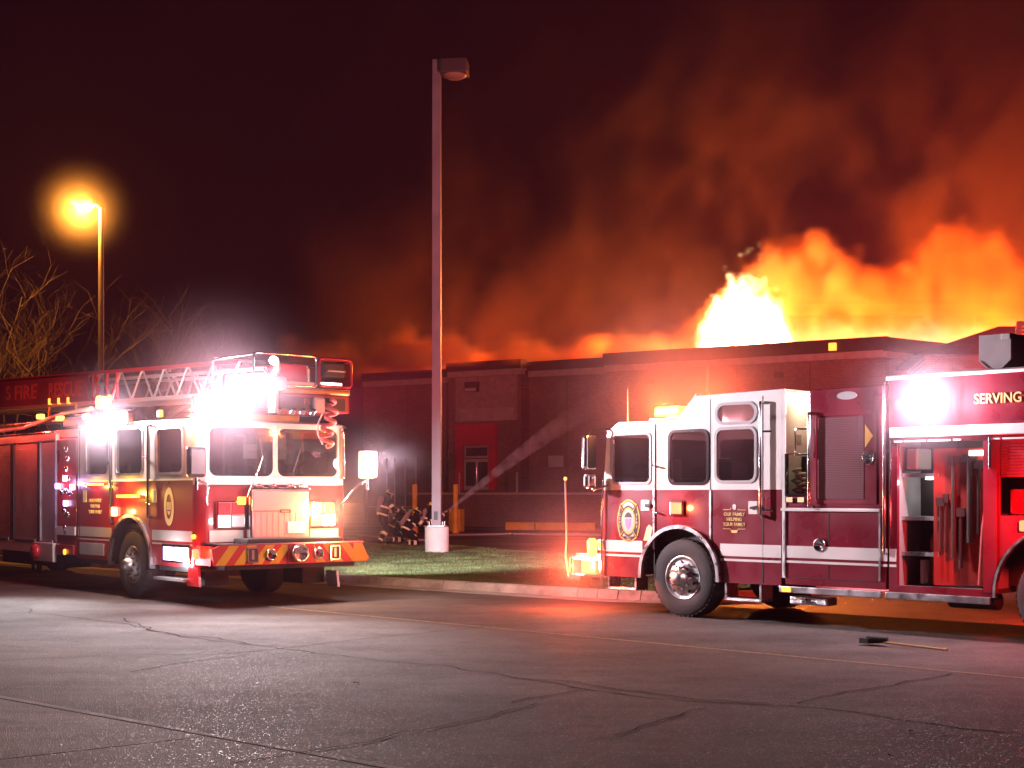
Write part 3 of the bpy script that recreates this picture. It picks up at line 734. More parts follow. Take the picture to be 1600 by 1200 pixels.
# ---- pump module
YP = Y + .01
MB().box(-3.0, -1.92, -YP, YP - .001, 1.50, 2.96, .015).build('pump_module', red, ENG)
MB().box(-3.0, -1.57, -YP, YP - .002, 0.52, 1.50, .01).build('pump_module_base', red, ENG)
MB().box(-1.92, -1.57, -YP, YP - .03, 1.50, 1.64, .01).build('crosslay_floor', red, ENG)
cx_ = MB().plate([(-1.90, 1.64), (-1.56, 1.64), (-1.56, 2.17), (-1.90, 2.17)], [[(-1.875, 1.665), (-1.875, 2.16), (-1.585, 2.16), (-1.585, 1.665)]], YP - .05, YP).build('crosslay_frame', chrome, ENG)
MB().box(-1.88, -1.575, -YP + .1, YP - .35, 1.645, 2.14).build('crosslay_cover', black, ENG)
hose_m = mat('pale_hose', (.55, .52, .40), .8)
for k, (z, xx) in enumerate(((1.68, -1.64), (1.74, -1.70), (1.80, -1.62), (1.86, -1.68), (1.92, -1.64))):
    MB().tube([(xx - .06, YP - .34, z), (xx, YP - .2, z - .01), (xx + .02, YP - .1, z + .03), (xx - .02, YP - .2, z + .06)], .024, 8).build('folded_hose', hose_m, ENG)
for x in (-1.63, -1.80): MB().box(x - .045, x + .045, YP, YP + .006, 1.56, 1.62).build('reflector', lime, ENG)
MB().box(-2.935, -1.515, YP, YP + .03, 1.445, 1.485, .008).build('drip_rail', white, ENG)
for x in (-1.56, -2.925): MB().box(x - .012, x + .012, YP, YP + .02, .62, 1.44).build('edge_trim', alu, ENG)
MB().box(-2.21, -2.202, YP - .001, YP + .0015, .62, 1.44).build('door_gap', black, ENG)
MB().box(-2.90, -1.57, YP - .001, YP + .0015, .605, .615).build('door_gap', black, ENG)
def dring(x, z, y, r=.075):
    o = MB().lathe([(0, .004), (r, .004), (r, .02), (r * .82, .028), (r * .78, .01), (0, .008)], (x, y, z), 'y', 28).build('ring_handle', chrome, ENG)
    MB().tube([(x - r * .75, y + .02, z), (x + r * .75, y + .02, z)], r * .13, 8).build('bar', chrome, o)
    return o
dring(-2.08, 1.03, YP, .085); dring(-2.77, 2.10, YP, .085)
pd = MB().plate(rrect(-2.88, -1.98, 1.54, 2.68, .02), [rrect(-2.84, -2.03, 1.585, 2.62, .02)[::-1]], YP, YP + .012).build('panel_door', red, ENG)
mesh_m = mat('perforated_metal', (.13, .04, .055), .5, metal=.2); perf_m = mat('perforation_edge', (.30, .13, .12), .5)
scr = MB().box(-2.70, -2.05, YP, YP + .004, 1.60, 2.60).build('perforated_screen', mesh_m, pd)
st = MB()
for r_ in range(46):
    z = 1.612 + r_ * .0215
    for c_ in range(30):
        x = -2.69 + c_ * .0214 + (.0107 if r_ % 2 else 0)
        if 2.3 < z and x < -2.62: continue
        st.add([(x - .006, YP + .004, z), (x + .006, YP + .004, z), (x + .006, YP + .009, z + .008), (x - .006, YP + .009, z + .008)], [(0, 1, 2, 3)])
o = st.build('perforation', perf_m, scr, fix=False); o['kind'] = 'stuff'
MB().plate([(-2.72, 2.5), (-2.83, 2.36), (-2.72, 2.22)], [], YP + .004, YP + .008).build('arrow_reflector', orange_p, pd)
MB().plate([(-2.47 + math.cos(2 * PI * k / 30) * .14, 2.86 + math.sin(2 * PI * k / 30) * .05) for k in range(30)], [], YP, YP + .012).build('oval_maker_plate', grey, ENG)
handrail(ENG, (-1.97, YP, 1.50), (-1.97, YP, 2.66), (0, .07, 0), .022)
MB().tube([(-1.93, YP + .05, 2.15), (-1.80, YP + .12, 2.15), (-1.80, YP + .12, 2.47), (-1.93, YP + .05, 2.47)], .016).build('hinge_loop', chrome, ENG)
MB().box(-1.565, -1.56, .9, 1.0, 2.3, 2.42).build('vent_plate', grey, ENG)
# rocker rails and under-step
MB().box(-2.955, -1.51, YP, YP + .05, .42, .50, .01).build('rocker_rail', alu, ENG)
MB().box(-1.68, -1.56, YP + .05, YP + .065, .43, .49).build('marker_light', E_amber, ENG)
MB().box(-2.15, -1.60, YP - .28, YP - .05, .27, .37, .02).build('under_step', tread_alu, ENG)
MB().tube([(-1.85, YP - .05, .32), (-1.85, YP + .01, .32)], .035, 12).build('drain_valve', chrome, ENG)

# ---- rear body
X0, X1 = -3.04, -8.3
rwx, rwz, rwr = -5.12, 0.55, 0.74
outer = [(X0, 3.03), (X0, .50), (-4.36, .50)] + arc(rwx, rwz, rwr, 0, 180, 26) + [(-5.9, .50), (X1, .50), (X1, 3.03)]
op1 = [(-3.15, .58), (-4.24, .58), (-4.24, 2.27), (-3.15, 2.27)]
op2 = [(-4.42, 1.42), (-5.85, 1.42), (-5.85, 2.25), (-4.42, 2.25)]
op3 = [(-6.1, .58), (-7.9, .58), (-7.9, 2.25), (-6.1, 2.25)]
MB().plate(outer, [op1, op2, op3], YP - .05, YP).build('body_side', red, ENG)
MB().plate(outer, [], -YP, -YP + .05).build('body_side', red, ENG)
MB().box(X0 - .001, X0 - .04, -YP + .05, YP - .051, .5, 3.02).build('body_front_wall', red, ENG)
MB().box(X1, X1 + .04, -YP + .05, YP - .051, .5, 3.02).build('body_rear_wall', red, ENG)
MB().box(X1, X0, -YP + .05, YP - .051, 2.96, 3.02).build('body_top', red, ENG)
MB().tube([(X0 + .02, YP + .01, 3.04), (X1, YP + .01, 3.04)], .028, 10).build('top_rail', white, ENG)
MB().box(X0 - .02, X1, YP, YP + .03, 2.325, 2.445, .01).build('white_rub_rail', white, ENG)
for (a, b) in ((-3.12, -3.22), (-3.25, -3.52), (-3.56, -3.84), (-3.88, -3.97), (-4.34, -4.44), (-4.47, -4.75), (-4.79, -5.1)):
    MB().box(a, b, YP, YP + .02, 2.272, 2.29).build('gutter_trim', white, ENG)
handrail(ENG, (-3.0, YP, .95), (-3.0, YP, 2.98), (0, .04, 0), .02)
MB().tube([(-3.07, YP + .02, 1.15), (-3.07, YP + .02, 2.3)], .012).build('edge_trim', chrome, ENG)
MB().box(-4.24, -4.40, YP - .02, YP + .012, .55, 2.26).build('divider_post', red, ENG)
MB().tube([(-4.33, YP + .03, 1.95), (-4.33, YP + .03, 2.3)], .02).build('divider_rail', chrome, ENG)
# interior of the open bay
bay = MB(); bay.box(-3.13, -4.26, YP - .75, YP - .74, .56, 2.30)
bay.build('bay_back_wall', shut, ENG)
MB().box(-3.09, -3.14, YP - .75, YP - .05, .56, 2.3).build('bay_side_wall', grey, ENG)
MB().box(-4.245, -4.26, YP - .75, YP - .05, .56, 2.3).build('bay_side_wall', grey, ENG)
MB().box(-3.13, -4.26, YP - .75, YP - .05, .52, .575).build('bay_floor', tread_alu, ENG)
for z in (1.86, 1.35, .93):
    MB().box(-3.14, -3.62, YP - .72, YP - .12, z, z + .045).build('shelf', alu, ENG)
board = MB().box(-3.60, -3.62, YP - .04, YP - .70, .60, 2.20)
bd_ = MB().box(-3.53, -3.55, YP - .62, YP + .0, .62, 2.18).xf(Matrix.Translation((-3.53, YP - .1, 0)) @ Matrix.Rotation(R(-62), 4, 'Z') @ Matrix.Translation((3.53, -YP + .1, 0)))
tb = MB().box(0, .62, -.012, .012, .60, 2.19)
TBM = Matrix.Translation((-3.56, YP - .12, 0)) @ Matrix.Rotation(R(180 + 14), 4, 'Z')
board_m = mat('tool_board_red', (.34, .022, .016), .5, var=.15)
tb.xf(TBM).build('tool_board', board_m, ENG)
# hung tools on the board
def hung(x, z0, z1, r, headw=.0, m=mat('worn_tool', (.035, .012, .010), .8)):
    mb = MB().tube([(x, -.05, z0), (x, -.05, z1)], r, 8)
    if headw: mb.box(x - headw, x + headw, -.075, -.03, z1 - .1, z1)
    mb.xf(TBM); return mb.build('hung_tool', m, ENG)
for (x, z0, z1, r, hw) in ((.09, 1.02, 1.62, .018, .05), (.15, .98, 1.66, .016, .03), (.24, .92, 2.1, .03, .06), (.32, .8, 1.5, .024, .05), (.42, 1.1, 2.12, .034, .08), (.52, 1.2, 2.05, .02, .05)):
    hung(x, z0, z1, r, hw)
MB().box(-3.95, -4.22, YP - .70, YP - .3, .6, 1.2, .04).build('stowed_bag', board_m, ENG)
MB().tube([(-4.1, YP - .2, .62), (-4.15, YP - .18, 1.25), (-4.2, YP - .15, 1.5)], .035, 8).build('coiled_rope', board_m, ENG)
MB().box(-3.18, -3.32, YP - .5, YP - .15, 1.95, 2.2, .02).build('stowed_case', cream, ENG)
MB().tube([(-3.35, YP - .3, .6), (-3.35, YP - .3, .88)], .06, 12).build('canister', cream, ENG)
MB().tube([(-3.45, YP - .35, .6), (-3.45, YP - .35, 1.1), (-3.45, YP - .35, 1.2)], [.06, .06, .02], 12).build('extinguisher', board_m, ENG)
MB().box(-4.0, -4.22, YP - .2, YP - .12, 2.10, 2.16).build('bay_light', E_soft, ENG)
MB().box(-3.45, -3.55, YP - .2, YP - .12, 1.83, 1.86).build('bay_light', E_soft, ENG)
lamp(ENG, (-4.12, YP - .3, 2.04), 14, (1.0, .93, .9), .05); lamp(ENG, (-3.38, YP - .4, 1.8), 1.5, (1.0, .93, .9), .03)
# over-wheel locker with shutter half rolled, interior gear
MB().box(-4.42, -5.86, YP - .6, YP - .58, 1.40, 2.27).build('bay_back_wall', grey, ENG)
MB().box(-4.42, -5.86, YP - .6, YP - .05, 1.39, 1.42).build('bay_floor', alu, ENG)
for k in range(12):
    MB().box(-4.43, -5.84, YP - .04, YP - .025, 1.85 + k * .034, 1.85 + k * .034 + .031, .004).build('shutter_slat', red, ENG)
for k in range(5): MB().box(-4.5 - k * .26, -4.7 - k * .26, YP - .45, YP - .1, 1.43, 1.72, .03).build('stowed_case', red, ENG)
for k in range(48):
    MB().box(-6.12, -7.88, YP - .04, YP - .02, .60 + k * .034, .60 + k * .034 + .031).build('shutter_slat', shut, ENG)
MB().box(-3.02, -4.34, YP, YP + .05, .42, .50, .01).build('rocker_rail', alu, ENG)
MB().box(-6.0, -8.3, YP, YP + .05, .42, .50, .01).build('rocker_rail', alu, ENG)
fender(ENG, rwx, rwz, rwr - .01, YP, 1, -4, 184, .03, .03, alu)
wheel(ENG, rwx, YP - .04, 1, rear=True); wheel(ENG, rwx, -YP + .04, -1, rear=True)
MB().box(-6, -3.1, -1.0, .7, .6, 2.9).build('water_tank', dark, ENG)
MB().tube([(-3.6, .8, .42), (-4.2, .8, .42)], .1, 12).build('exhaust', dark, ENG)
# signage and lamps
text('lettering', 'SERVING', .16, gold_t, ENG, (-4.41, YP + .005, 2.73), RX1, .56, .004)
ov = MB().plate([(-3.24 + math.cos(2 * PI * k / 30) * .10, 2.715 + math.sin(2 * PI * k / 30) * .075) for k in range(30)], [], YP, YP + .05).build('oval_warning_light', redlens, ENG)
fl = MB().box(-3.55, -3.81, YP, YP + .12, 2.60, 2.86, .03).build('scene_light', chrome, ENG)
MB().box(-3.56, -3.80, YP + .12, YP + .13, 2.61, 2.85).build('lens', E_white, fl)
SCENE_L = lamp(fl, (-3.68, YP + .15, 2.73), 620, (1.0, .80, .90), .06)
# red warning light next to the rear arch (just at the frame edge) and amber/red ones on the far side
rwl = MB().box(-4.68, -4.86, YP, YP + .05, 1.25, 1.37, .02).build('wheel_arch_warning_light', E_redb, ENG)
lamp(rwl, (-5.05, YP + .35, 1.45), 170, (1.0, .02, .02), .05)
fl2 = MB().box(-1.0, -1.3, -YP, -YP - .05, 1.2, 1.4, .02).build('side_warning_light', E_amberb, ENG); lamp(fl2, (-1.15, -YP - .35, 1.2), 40, (1.0, .06, .02), .06)
fl3 = MB().box(-3.6, -3.8, -YP, -YP - .05, 1.2, 1.4, .02).build('side_warning_light', E_redb, ENG); lamp(fl3, (-3.7, -YP - .35, 1.0), 380, (1.0, .04, .02), .06)
fl4 = MB().box(-6.0, -6.2, -YP, -YP - .05, 1.2, 1.4, .02).build('side_warning_light', E_redb, ENG); lamp(fl4, (-6.1, -YP - .35, 1.0), 380, (1.0, .04, .02), .06)
# deck lamp box on the roof
dk = MB().plate([(-3.97, 3.5), (-3.97, 3.2), (-4.14, 3.06), (-4.2, 3.06), (-4.36, 3.2), (-4.36, 3.5)], [], .35, .85).build('roof_lamp_box', mat('weathered_box', (.55, .50, .50), .6, var=.2), ENG)
MB().tube([(-3.99, .86, 3.2), (-4.15, .86, 3.06)], .01, 6).build('strut', alu, dk)
MB().box(-4.25, -4.36, .5, .87, 3.43, 3.5, .01).build('cap', white, dk)
lamp(ENG, (-1.74, .9, 2.92), 20, (1.0, .80, .45), .05, 'crosslay_lamp')
MB().box(-1.60, -1.90, .8, 1.0, 2.93, 2.96).build('crosslay_light', E_soft, ENG)

rbc = MB().box(-3.3, -3.5, -1.1, -.9, 3.03, 3.16, .03).build('added_beacon', E_redb, ENG)  # made-up beacon block, added so the wall spots have a source
lamp(ENG, (-3.4, -1.0, 3.35), 90000, (1.0, .11, .08), .1, 'wall_fill_spot', spot=75, rot=aim((-3.4, -1.0, 3.35), (6, -40, 8)), blend=1.0)  # added red spot that brightens the building wall
lamp(ENG, (-3.4, -.8, 3.4), 26000, (1.0, .26, .32), .1, 'wall_fill_spot', spot=95, rot=aim((-3.4, -.8, 3.4), (19, -27, 7)), blend=1.0)  # pink companion spot, likewise added for the left part of the wall

lamp(ENG, (.2, 0, 2.5), 45, (1.0, .35, .40), .1, 'cab_fill_lamp'); lamp(ENG, (-1.0, .3, 2.7), 30, (1.0, .40, .42), .1, 'cab_fill_lamp')  # unseen lamps added to brighten the cab windows from inside

# ================================================================== LADDER TRUCK (left of the picture, nose toward the right and toward the camera)
LO = Vector((-6.0595, 22.4049, 0)); lang = R(-50.2)
lnr = Vector((0.768, 0.640, 0))
LAD = thing('ladder_truck', 'red and beige ladder truck with an aerial ladder and bucket over its cab', 'ladder truck', LO + lnr * 1.3, lang)
YL = -1.3
s = -1
lw_x, lw_z, lw_r = 0.0, 0.56, 0.73
LX1 = 2.10
for sd in (-1, 1):
    MB().plate(low_side(-2.10, LX1, 0.57, 1.875, [(lw_x, lw_z, lw_r)]), [], sd * 1.25, sd * 1.30).build('cab_lower_side', red2, LAD)
    up_ = [(-2.10, 1.877), (-2.10, 2.84), (2.0, 2.78), (LX1, 2.70), (LX1, 1.877)]
    hs = [(-1.74, -0.88, 1.985, 2.72, .09), (-0.56, 0.42, 1.985, 2.70, .09), (0.92, 1.78, 1.985, 2.66, .09)]
    MB().plate(up_, [rrect(*h)[::-1] for h in hs], sd * 1.25, sd * 1.302).build('cab_upper_side', cream, LAD)
    for h in hs: window_pane(LAD, *h[:4], sd * 1.302, sd, h[4], frame=alu)
# rounded front corners + front face
XF = 2.27
for sd in (-1, 1):
    for (z0, z1, m_, nm) in ((0.57, 1.80, red2, 'corner_panel'), (1.80, 2.74, cream, 'corner_pillar')):
        mb = MB(); a_ = [(LX1 - .001 + .17 * math.sin(R(t)), sd * (1.13 + .17 * math.cos(R(t)))) for t in range(0, 91, 15)]
        b_ = [(x - .03, y - sd * .03) for x, y in a_][::-1]
        mb.plate(a_ + b_, [], z0, z1, 'z'); mb.build(nm, m_, LAD)
MB().plate([(-1.13, .57), (1.13, .57), (1.13, 1.799), (-1.13, 1.799)], [], XF - .04, XF, 'x').build('cab_front_panel', red2, LAD)
MB().plate([(-1.13, 1.801), (1.13, 1.801), (1.13, 2.74), (-1.13, 2.74)], [rrect(-1.12, -.035, 1.93, 2.66, .12)[::-1], rrect(.035, 1.12, 1.93, 2.66, .12)[::-1]], XF - .04, XF + .001, 'x').build('windshield_frame', cream, LAD)
for sd in (-1, 1): MB().plate(rrect(.03 * sd, 1.125 * sd, 1.925, 2.665, .12), [], XF - .025, XF - .012, 'x').build('windshield', glass, LAD)
MB().box(XF + .002, XF + .02, -1.2, 1.2, 1.80, 1.90, .006).build('belt_trim', white, LAD)
skin([(-2.10, 2.842), (2.0, 2.785), (2.20, 2.74), (XF, 2.70)], -1.29, 1.29).build('cab_roof', cream, LAD)
MB().box(-2.14, -2.10, -1.28, 1.28, .6, 2.84).build('cab_rear_wall', red2, LAD)
MB().box(-2.05, 2.2, -1.2, 1.2, 1.12, 1.18).build('cab_floor', dark, LAD)
MB().box(-2.05, 2.2, -1.2, 1.2, .95, 1.1).build('cab_underside', dark, LAD)
MB().box(-1.2, 1.3, -.5, .5, 1.18, 1.8, .05).build('engine_cover', seatm, LAD)
for (x, y, q_) in ((1.3, .85, 1), (1.3, -.85, 1), (-.7, .9, -1), (-.7, -.9, -1), (-1.8, .5, 1), (-1.8, -.5, 1)): seatb(LAD, x, y, q_)
MB().box(1.95, 2.22, -1.15, 1.15, 1.5, 1.98, .05).build('dashboard', black, LAD)
sw = MB(); sw.lathe([(0.2, 0), (.215, .012), (.2, .024), (.185, .012), (.2, 0)], (0, 0, 0), 'x', 24)
sw.xf(Matrix.Translation((1.85, .8, 2.02)) @ Matrix.Rotation(R(35), 4, 'Y')).build('steering_wheel', black, LAD)
MB().box(2.02, 2.05, -.42, -.2, 2.2, 2.42).build('paper_sheet', white, LAD)
MB().box(XF - .4, XF - .2, .2, .3, 2.2, 2.62).build('sun_visor', cream, LAD)
MB().box(-2.09, 2.1, -1.315, -1.302, 1.865, 1.89).build('belt_trim', lime, LAD)
for x in (-0.72, 0.66, -2.02):
    MB().box(x - .012, x + .012, YL - .006, YL - .001, 0.62 if abs(x) > .9 else 1.15, 2.74).build('door_gap', black, LAD)
for x, z0, z1 in ((-0.66, 1.2, 2.75), (0.72, 1.3, 2.72)):
    handrail(LAD, (x, YL, z0), (x, YL, z1), (0, -.06, 0), .02, black)
MB().tube([(0.72, YL - .06, 2.24), (.5, YL - .02, 2.25)], .014).build('rail_bracket', chrome, LAD)
# stripe
for (a, b) in ((-2.09, -0.74), (0.76, 2.09)):
    MB().box(a, b, YL - .004, YL - .0005, .95, 1.11).build('side_stripe', cream, LAD)
    MB().box(a, b, YL - .004, YL - .0005, .89, .915).build('pin_stripe', cream, LAD)
fender(LAD, lw_x, lw_z, lw_r, YL, -1, -4, 184, .05, .05)
inner = MB(); o_ = arc(lw_x, lw_z, lw_r - .01, 0, 180, 24)
for i in range(len(o_) - 1):
    (xa, za), (xb, zb) = o_[i], o_[i + 1]; inner.add([(xa, YL + .5, za), (xb, YL + .5, zb), (xb, YL, zb), (xa, YL, za)], [(0, 1, 2, 3)])
inner.build('wheel_well', black, LAD)
wheel(LAD, 0.0, -1.27, -1, R0=.54); wheel(LAD, 0.05, 1.22, 1, R0=.54, w=.36)
MB().tube([(0, -1.0, .54), (0, 1.0, .54)], .09).build('axle', dark, LAD)
MB().box(-12, 2.3, -.45, -.3, .6, .9).build('frame_rail', dark, LAD); MB().box(-12, 2.3, .3, .45, .6, .9).build('frame_rail', dark, LAD)
MB().box(-2.0, -1.02, YL - .015, YL - .004, .64, .84, .006).build('step_well_panel', grey, LAD)
MB().box(-2.0, -1.0, -1.28, -.7, .50, .58).build('cab_skirt', black, LAD)
MB().box(.98, 2.05, -1.29, -.8, .50, .58).build('cab_skirt', black, LAD)
q = MB().box(1.12, 2.04, YL - .02, YL - .004, .62, .90, .01).build('ground_lamp_bezel', chrome, LAD)
MB().box(1.20, 1.50, YL - .035, YL - .02, .66, .86, .01).build('ground_light', MATS['lamp_violet'], q)
MB().box(1.56, 1.98, YL - .035, YL - .02, .66, .86, .01).build('ground_light', mat('lamp_cool', (.9, .9, .9), .3, emit=(1, .97, .92), es=9), q)
lamp(q, (1.6, YL - .25, .62), 30, (.95, .9, 1.0), .05)
MB().box(1.0, 2.0, YL - .1, YL + .1, .36, .40).build('step', tread_alu, LAD)
MB().plate([(2.0, .58), (2.3, .58), (2.34, .30), (1.96, .30)], [], YL - .02, YL + .02).build('mud_flap', redlens, LAD)
MB().plate([(1.95, .45), (2.25, .45), (2.3, .2), (2.0, .2)], [], 1.1, 1.14).build('mud_flap', white, LAD)
MB().box(1.3, 1.9, .7, 1.1, .25, .6).build('suspension_box', dark, LAD); MB().box(1.5, 1.9, -1.0, -.6, .28, .6).build('suspension_box', dark, LAD)
# door furniture
for (x, z) in ((-1.80, 1.62), (.84, 1.63)):
    MB().box(x - .07, x + .07, YL - .012, YL, z - .1, z + .1, .008).build('reflector', lime, LAD)
for (x, z) in ((-1.68, 1.80), (-.62, 1.80), (.70, 1.52)):
    MB().tube([(x - .06, YL - .03, z), (x + .1, YL - .05, z - .02)], .02).build('door_handle', chrome, LAD)
a1 = MB().box(-.66, -.50, YL - .05, YL, 1.30, 1.45, .02).build('side_warning_light', mat('lamp_salmon', (.9, .5, .3), .3, emit=(1.0, .42, .18), es=5), LAD)
lamp(a1, (-.58, YL - .3, 1.37), 14, (1.0, .35, .08), .04)
a2 = MB().box(-.42, .38, YL - .07, YL - .02, 1.60, 1.65, .015).build('gold_reflection_strip', E_amber, LAD)  # glowing strip and added lamp imitate a golden reflection on the paint
lamp(a2, (0, YL - .22, 1.66), 22, (1.0, .55, .05), .04)
a3 = MB().box(-1.62, -.98, YL - .06, YL - .02, 1.80, 1.84, .015).build('gold_reflection_strip', E_amber, LAD)  # second strip with lamp, also standing in for gold reflections
lamp(a3, (-1.3, YL - .2, 1.80), 9, (1.0, .50, .05), .04)
# oval shield mark : gold ring with a dark middle and three figures
bx, bz = 1.33, 1.47
bd2 = MB().plate([(bx + math.cos(2 * PI * k / 40) * .16 * (1 - .12 * abs(math.sin(2 * PI * k / 40)) ** 8 + .0), bz + math.sin(2 * PI * k / 40) * .29) for k in range(40)],
           [[(bx + math.cos(-2 * PI * k / 30) * .095, bz + math.sin(-2 * PI * k / 30) * .19) for k in range(30)]], YL - .006, YL).build('badge', MATS['gold_lettering'], LAD)
for dx in (-.05, 0, .05): MB().box(bx + dx - .016, bx + dx + .016, YL - .006, YL, bz - .05, bz + .07).build('badge_mark', MATS['gold_lettering'], bd2)
MB().plate([(bx - .06, bz - .07), (bx + .06, bz - .07), (bx, bz - .13)], [], YL - .006, YL).build('badge_mark', MATS['gold_lettering'], bd2)
RX2 = (R(90), 0, 0)
for k, (s_, w_) in enumerate((('OUR FAMILY', .50), ('HELPING', .36), ('YOUR FAMILY', .52))):
    text('lettering', s_, .085, MATS['gold_lettering'], LAD, (-1.38, YL - .006, 1.55 - .095 * k), RX2, w_, .003)
# ---- front
gr_ = MB().box(XF, XF + .16, -.53, .53, .98, 1.76, .03).build('grille_housing', chrome, LAD)
plaid = mat('grille_panel', (.55, .30, .30), .35, metal=.4)
MB().box(XF + .16, XF + .175, -.48, .48, 1.0, 1.70, .01).build('grille_panel', plaid, gr_)
MB().box(XF + .175, XF + .18, -.48, .12, 1.40, 1.41).build('seam', black, gr_)
MB().plate(rrect(-.02, .16, 1.375, 1.43, .027), [rrect(-.01, .15, 1.385, 1.42, .018)[::-1]], XF + .175, XF + .185, 'x').build('grille_badge', black, gr_)
for k in range(9): MB().box(XF + .175, XF + .179, -.45 + k * .1, -.44 + k * .1, 1.02, 1.38).build('grille_rib', plaid, gr_)
MB().box(XF + .176, XF + .19, .10, .42, 1.06, 1.24, .004).build('licence_plate', mat('plate_lilac', (.5, .45, .6), .5), gr_)
for y in (-.35, -.1, .2, .4): MB().tube([(XF + .1, y - .08, 1.77), (XF + .12, y, 1.80), (XF + .1, y + .08, 1.77)], .02).build('air_horn', chrome, gr_)
for sd in (-1, 1):
    hb = MB().box(XF + .001, XF + .07, sd * .56, sd * 1.03, 1.15, 1.56, .02).build('headlight_bezel', chrome, LAD)
    for (y0, z0, kind) in ((.58, 1.36, 0), (.81, 1.36, 1), (.58, 1.17, 2), (.81, 1.17, 3)):
        m_ = {0: redlens, 1: redlens, 2: clearlens, 3: E_soft}[kind]
        if sd > 0: m_ = {0: E_amberb, 1: E_redb, 2: E_amberb, 3: E_white}[kind]
        MB().box(XF + .07, XF + .085, sd * y0, sd * (y0 + .2), z0, z0 + .17, .01).build('headlight', m_, hb)
    MB().box(XF + .001, XF + .012, sd * .56, sd * 1.12, .95, 1.12).build('front_stripe', cream, LAD)
    MB().tube([(XF + .02, sd * 1.16, 1.5), (XF + .30, sd * 1.30, 1.80), (XF + .30, sd * 1.45, 1.86)], .022).build('mirror_arm', chrome, LAD)
    mm = MB().box(XF + .22, XF + .36, sd * 1.34, sd * 1.62, 1.90, 2.35, .05).build('mirror', chrome if sd < 0 else white, LAD)
    if sd < 0: MB().box(XF + .36, XF + .366, sd * 1.37, sd * 1.59, 1.95, 2.3).build('mirror_cover', grey, mm)
    MB().tube([(XF + .3, sd * 1.48, 1.72), (XF + .3, sd * 1.48, 1.9)], [.03, .02]).build('mirror_bracket', chrome, mm)
tl = MB().box(XF + .07, XF + .1, -.70, -.56, 1.50, 1.62, .02).build('turn_signal', E_amber, LAD)
HR = lamp(LAD, (XF + .45, .82, 1.40), 210, (1.0, .45, .16), .10, 'headlamp_bulb')
lamp(LAD, (XF + .35, -.9, 1.25), 10, (1.0, .85, .85), .05, 'headlamp_bulb')
ML = lamp(LAD, (XF + .50, 1.50, 2.15), 160, (1.0, .88, .93), .10, 'mirror_lamp')
ml = MB().box(XF + .362, XF + .39, 1.36, 1.60, 1.93, 2.33, .03).build('mirror_light', mat('lamp_mirror', (.9, .9, .9), .3, emit=(1, .93, .96), es=9), LAD)
for sd in (-1,): MB().tube([(XF + .2, .60 * sd, 1.62), (XF + .05, .25 * sd, 2.2), (XF + .02, .28 * sd, 2.5)], .010).build('wiper_arm', chrome, LAD)
MB().tube([(XF + .02, .30, 2.0), (XF + .03, .42, 2.35)], .010).build('wiper_arm', black, LAD)
handrail(LAD, (XF, 1.18, 1.92), (XF, 1.18, 2.64), (.06, .02, 0), .018)
# bumper
BX = 2.80
MB().box(XF, BX - .06, -1.12, 1.12, .55, .92).build('bumper_frame', dark, LAD)
bm_ = MB().plate([(-1.32, .62), (1.30, .62), (1.36, .66), (1.22, .915), (-1.22, .915), (-1.36, .86)], [], BX - .06, BX, 'x').build('front_bumper', redref, LAD)
MB().box(XF, BX + .01, -1.24, 1.24, .916, .935).build('bumper_top', chrome, bm_)
MB().box(XF + .05, BX - .05, -.75, .9, .936, 1.0, .02).build('hose_tray_cover', dark, bm_)
def chev(y0, dirn, w=.16):
    # slanted reflective bar clipped to the bumper face
    z0, z1 = .628, .908; sh = .22 * dirn
    return [(y0, z0), (y0 + w, z0), (y0 + w + sh, z1), (y0 + sh, z1)]
for y0 in (-1.30, -1.0, -.70, -.42): MB().plate(chev(y0, 1), [], BX + .0005, BX + .004, 'x').build('chevron_stripe', yellow, bm_)
for y0 in (.40, .72, 1.04): MB().plate(chev(y0, -1), [], BX + .0005, BX + .004, 'x').build('chevron_stripe', yellow, bm_)
MB().plate([(1.06, .628), (1.30, .628), (1.345, .665), (1.22, .905), (1.06, .905)], [], BX + .004, BX + .007, 'x').build('chevron_stripe', yellow, bm_)
# left flank of the bumper facing the camera
MB().plate([(XF, .62), (BX - .06, .62), (BX - .06, .90), (XF, .90)], [], -1.34, -1.30).build('bumper_side', redref, bm_)
for (y, sz) in ((-.70, .09), (.72, .09)):
    f_ = MB().plate(rrect(y - sz, y + sz, .655, .88, .01), [rrect(y - sz + .02, y + sz - .02, .675, .86, .01)[::-1]], BX + .004, BX + .03, 'x').build('deck_light', chrome, bm_)
    MB().box(BX + .004, BX + .02, y - sz + .02, y + sz - .02, .675, .86).build('lens', black, f_)
    MB().box(BX + .02, BX + .026, y - .02, y + .02, .70, .84).build('lens_mark', clearlens, f_)
for y in (-.40, .42):
    h_ = MB().lathe([(0, .0), (.085, .0), (.088, .04), (.07, .05), (.055, .01), (0, .008)], (BX + .004, y, .765), 'x', 24).build('horn', chrome, bm_)
    MB().lathe([(.03, .012), (.02, .04), (0, .045)], (BX + .004, y, .765), 'x', 12).build('horn_core', redlens, h_)
MB().box(BX + .001, BX + .02, -.10, .34, .625, .912).build('siren_panel', redref, bm_)
si = MB().lathe([(0, .05), (.06, .07), (.10, .11), (.135, .12), (.14, .07), (.13, .0)], (BX + .02, .06, .78), 'x', 30).build('siren', chrome, bm_)
for k in range(8):
    a = 2 * PI * k / 8; MB().tube([(BX + .13, .06 + .05 * math.cos(a), .78 + .05 * math.sin(a)), (BX + .14, .06 + .12 * math.cos(a), .78 + .12 * math.sin(a))], .008, 6).build('siren_fin', chrome, si)
tl2 = MB().box(2.30, 2.42, -1.36, -1.42, .70, .86, .03).build('corner_warning_light', E_redb, LAD); lamp(tl2, (2.38, -1.6, .78), 22, (1.0, .10, .04), .05)
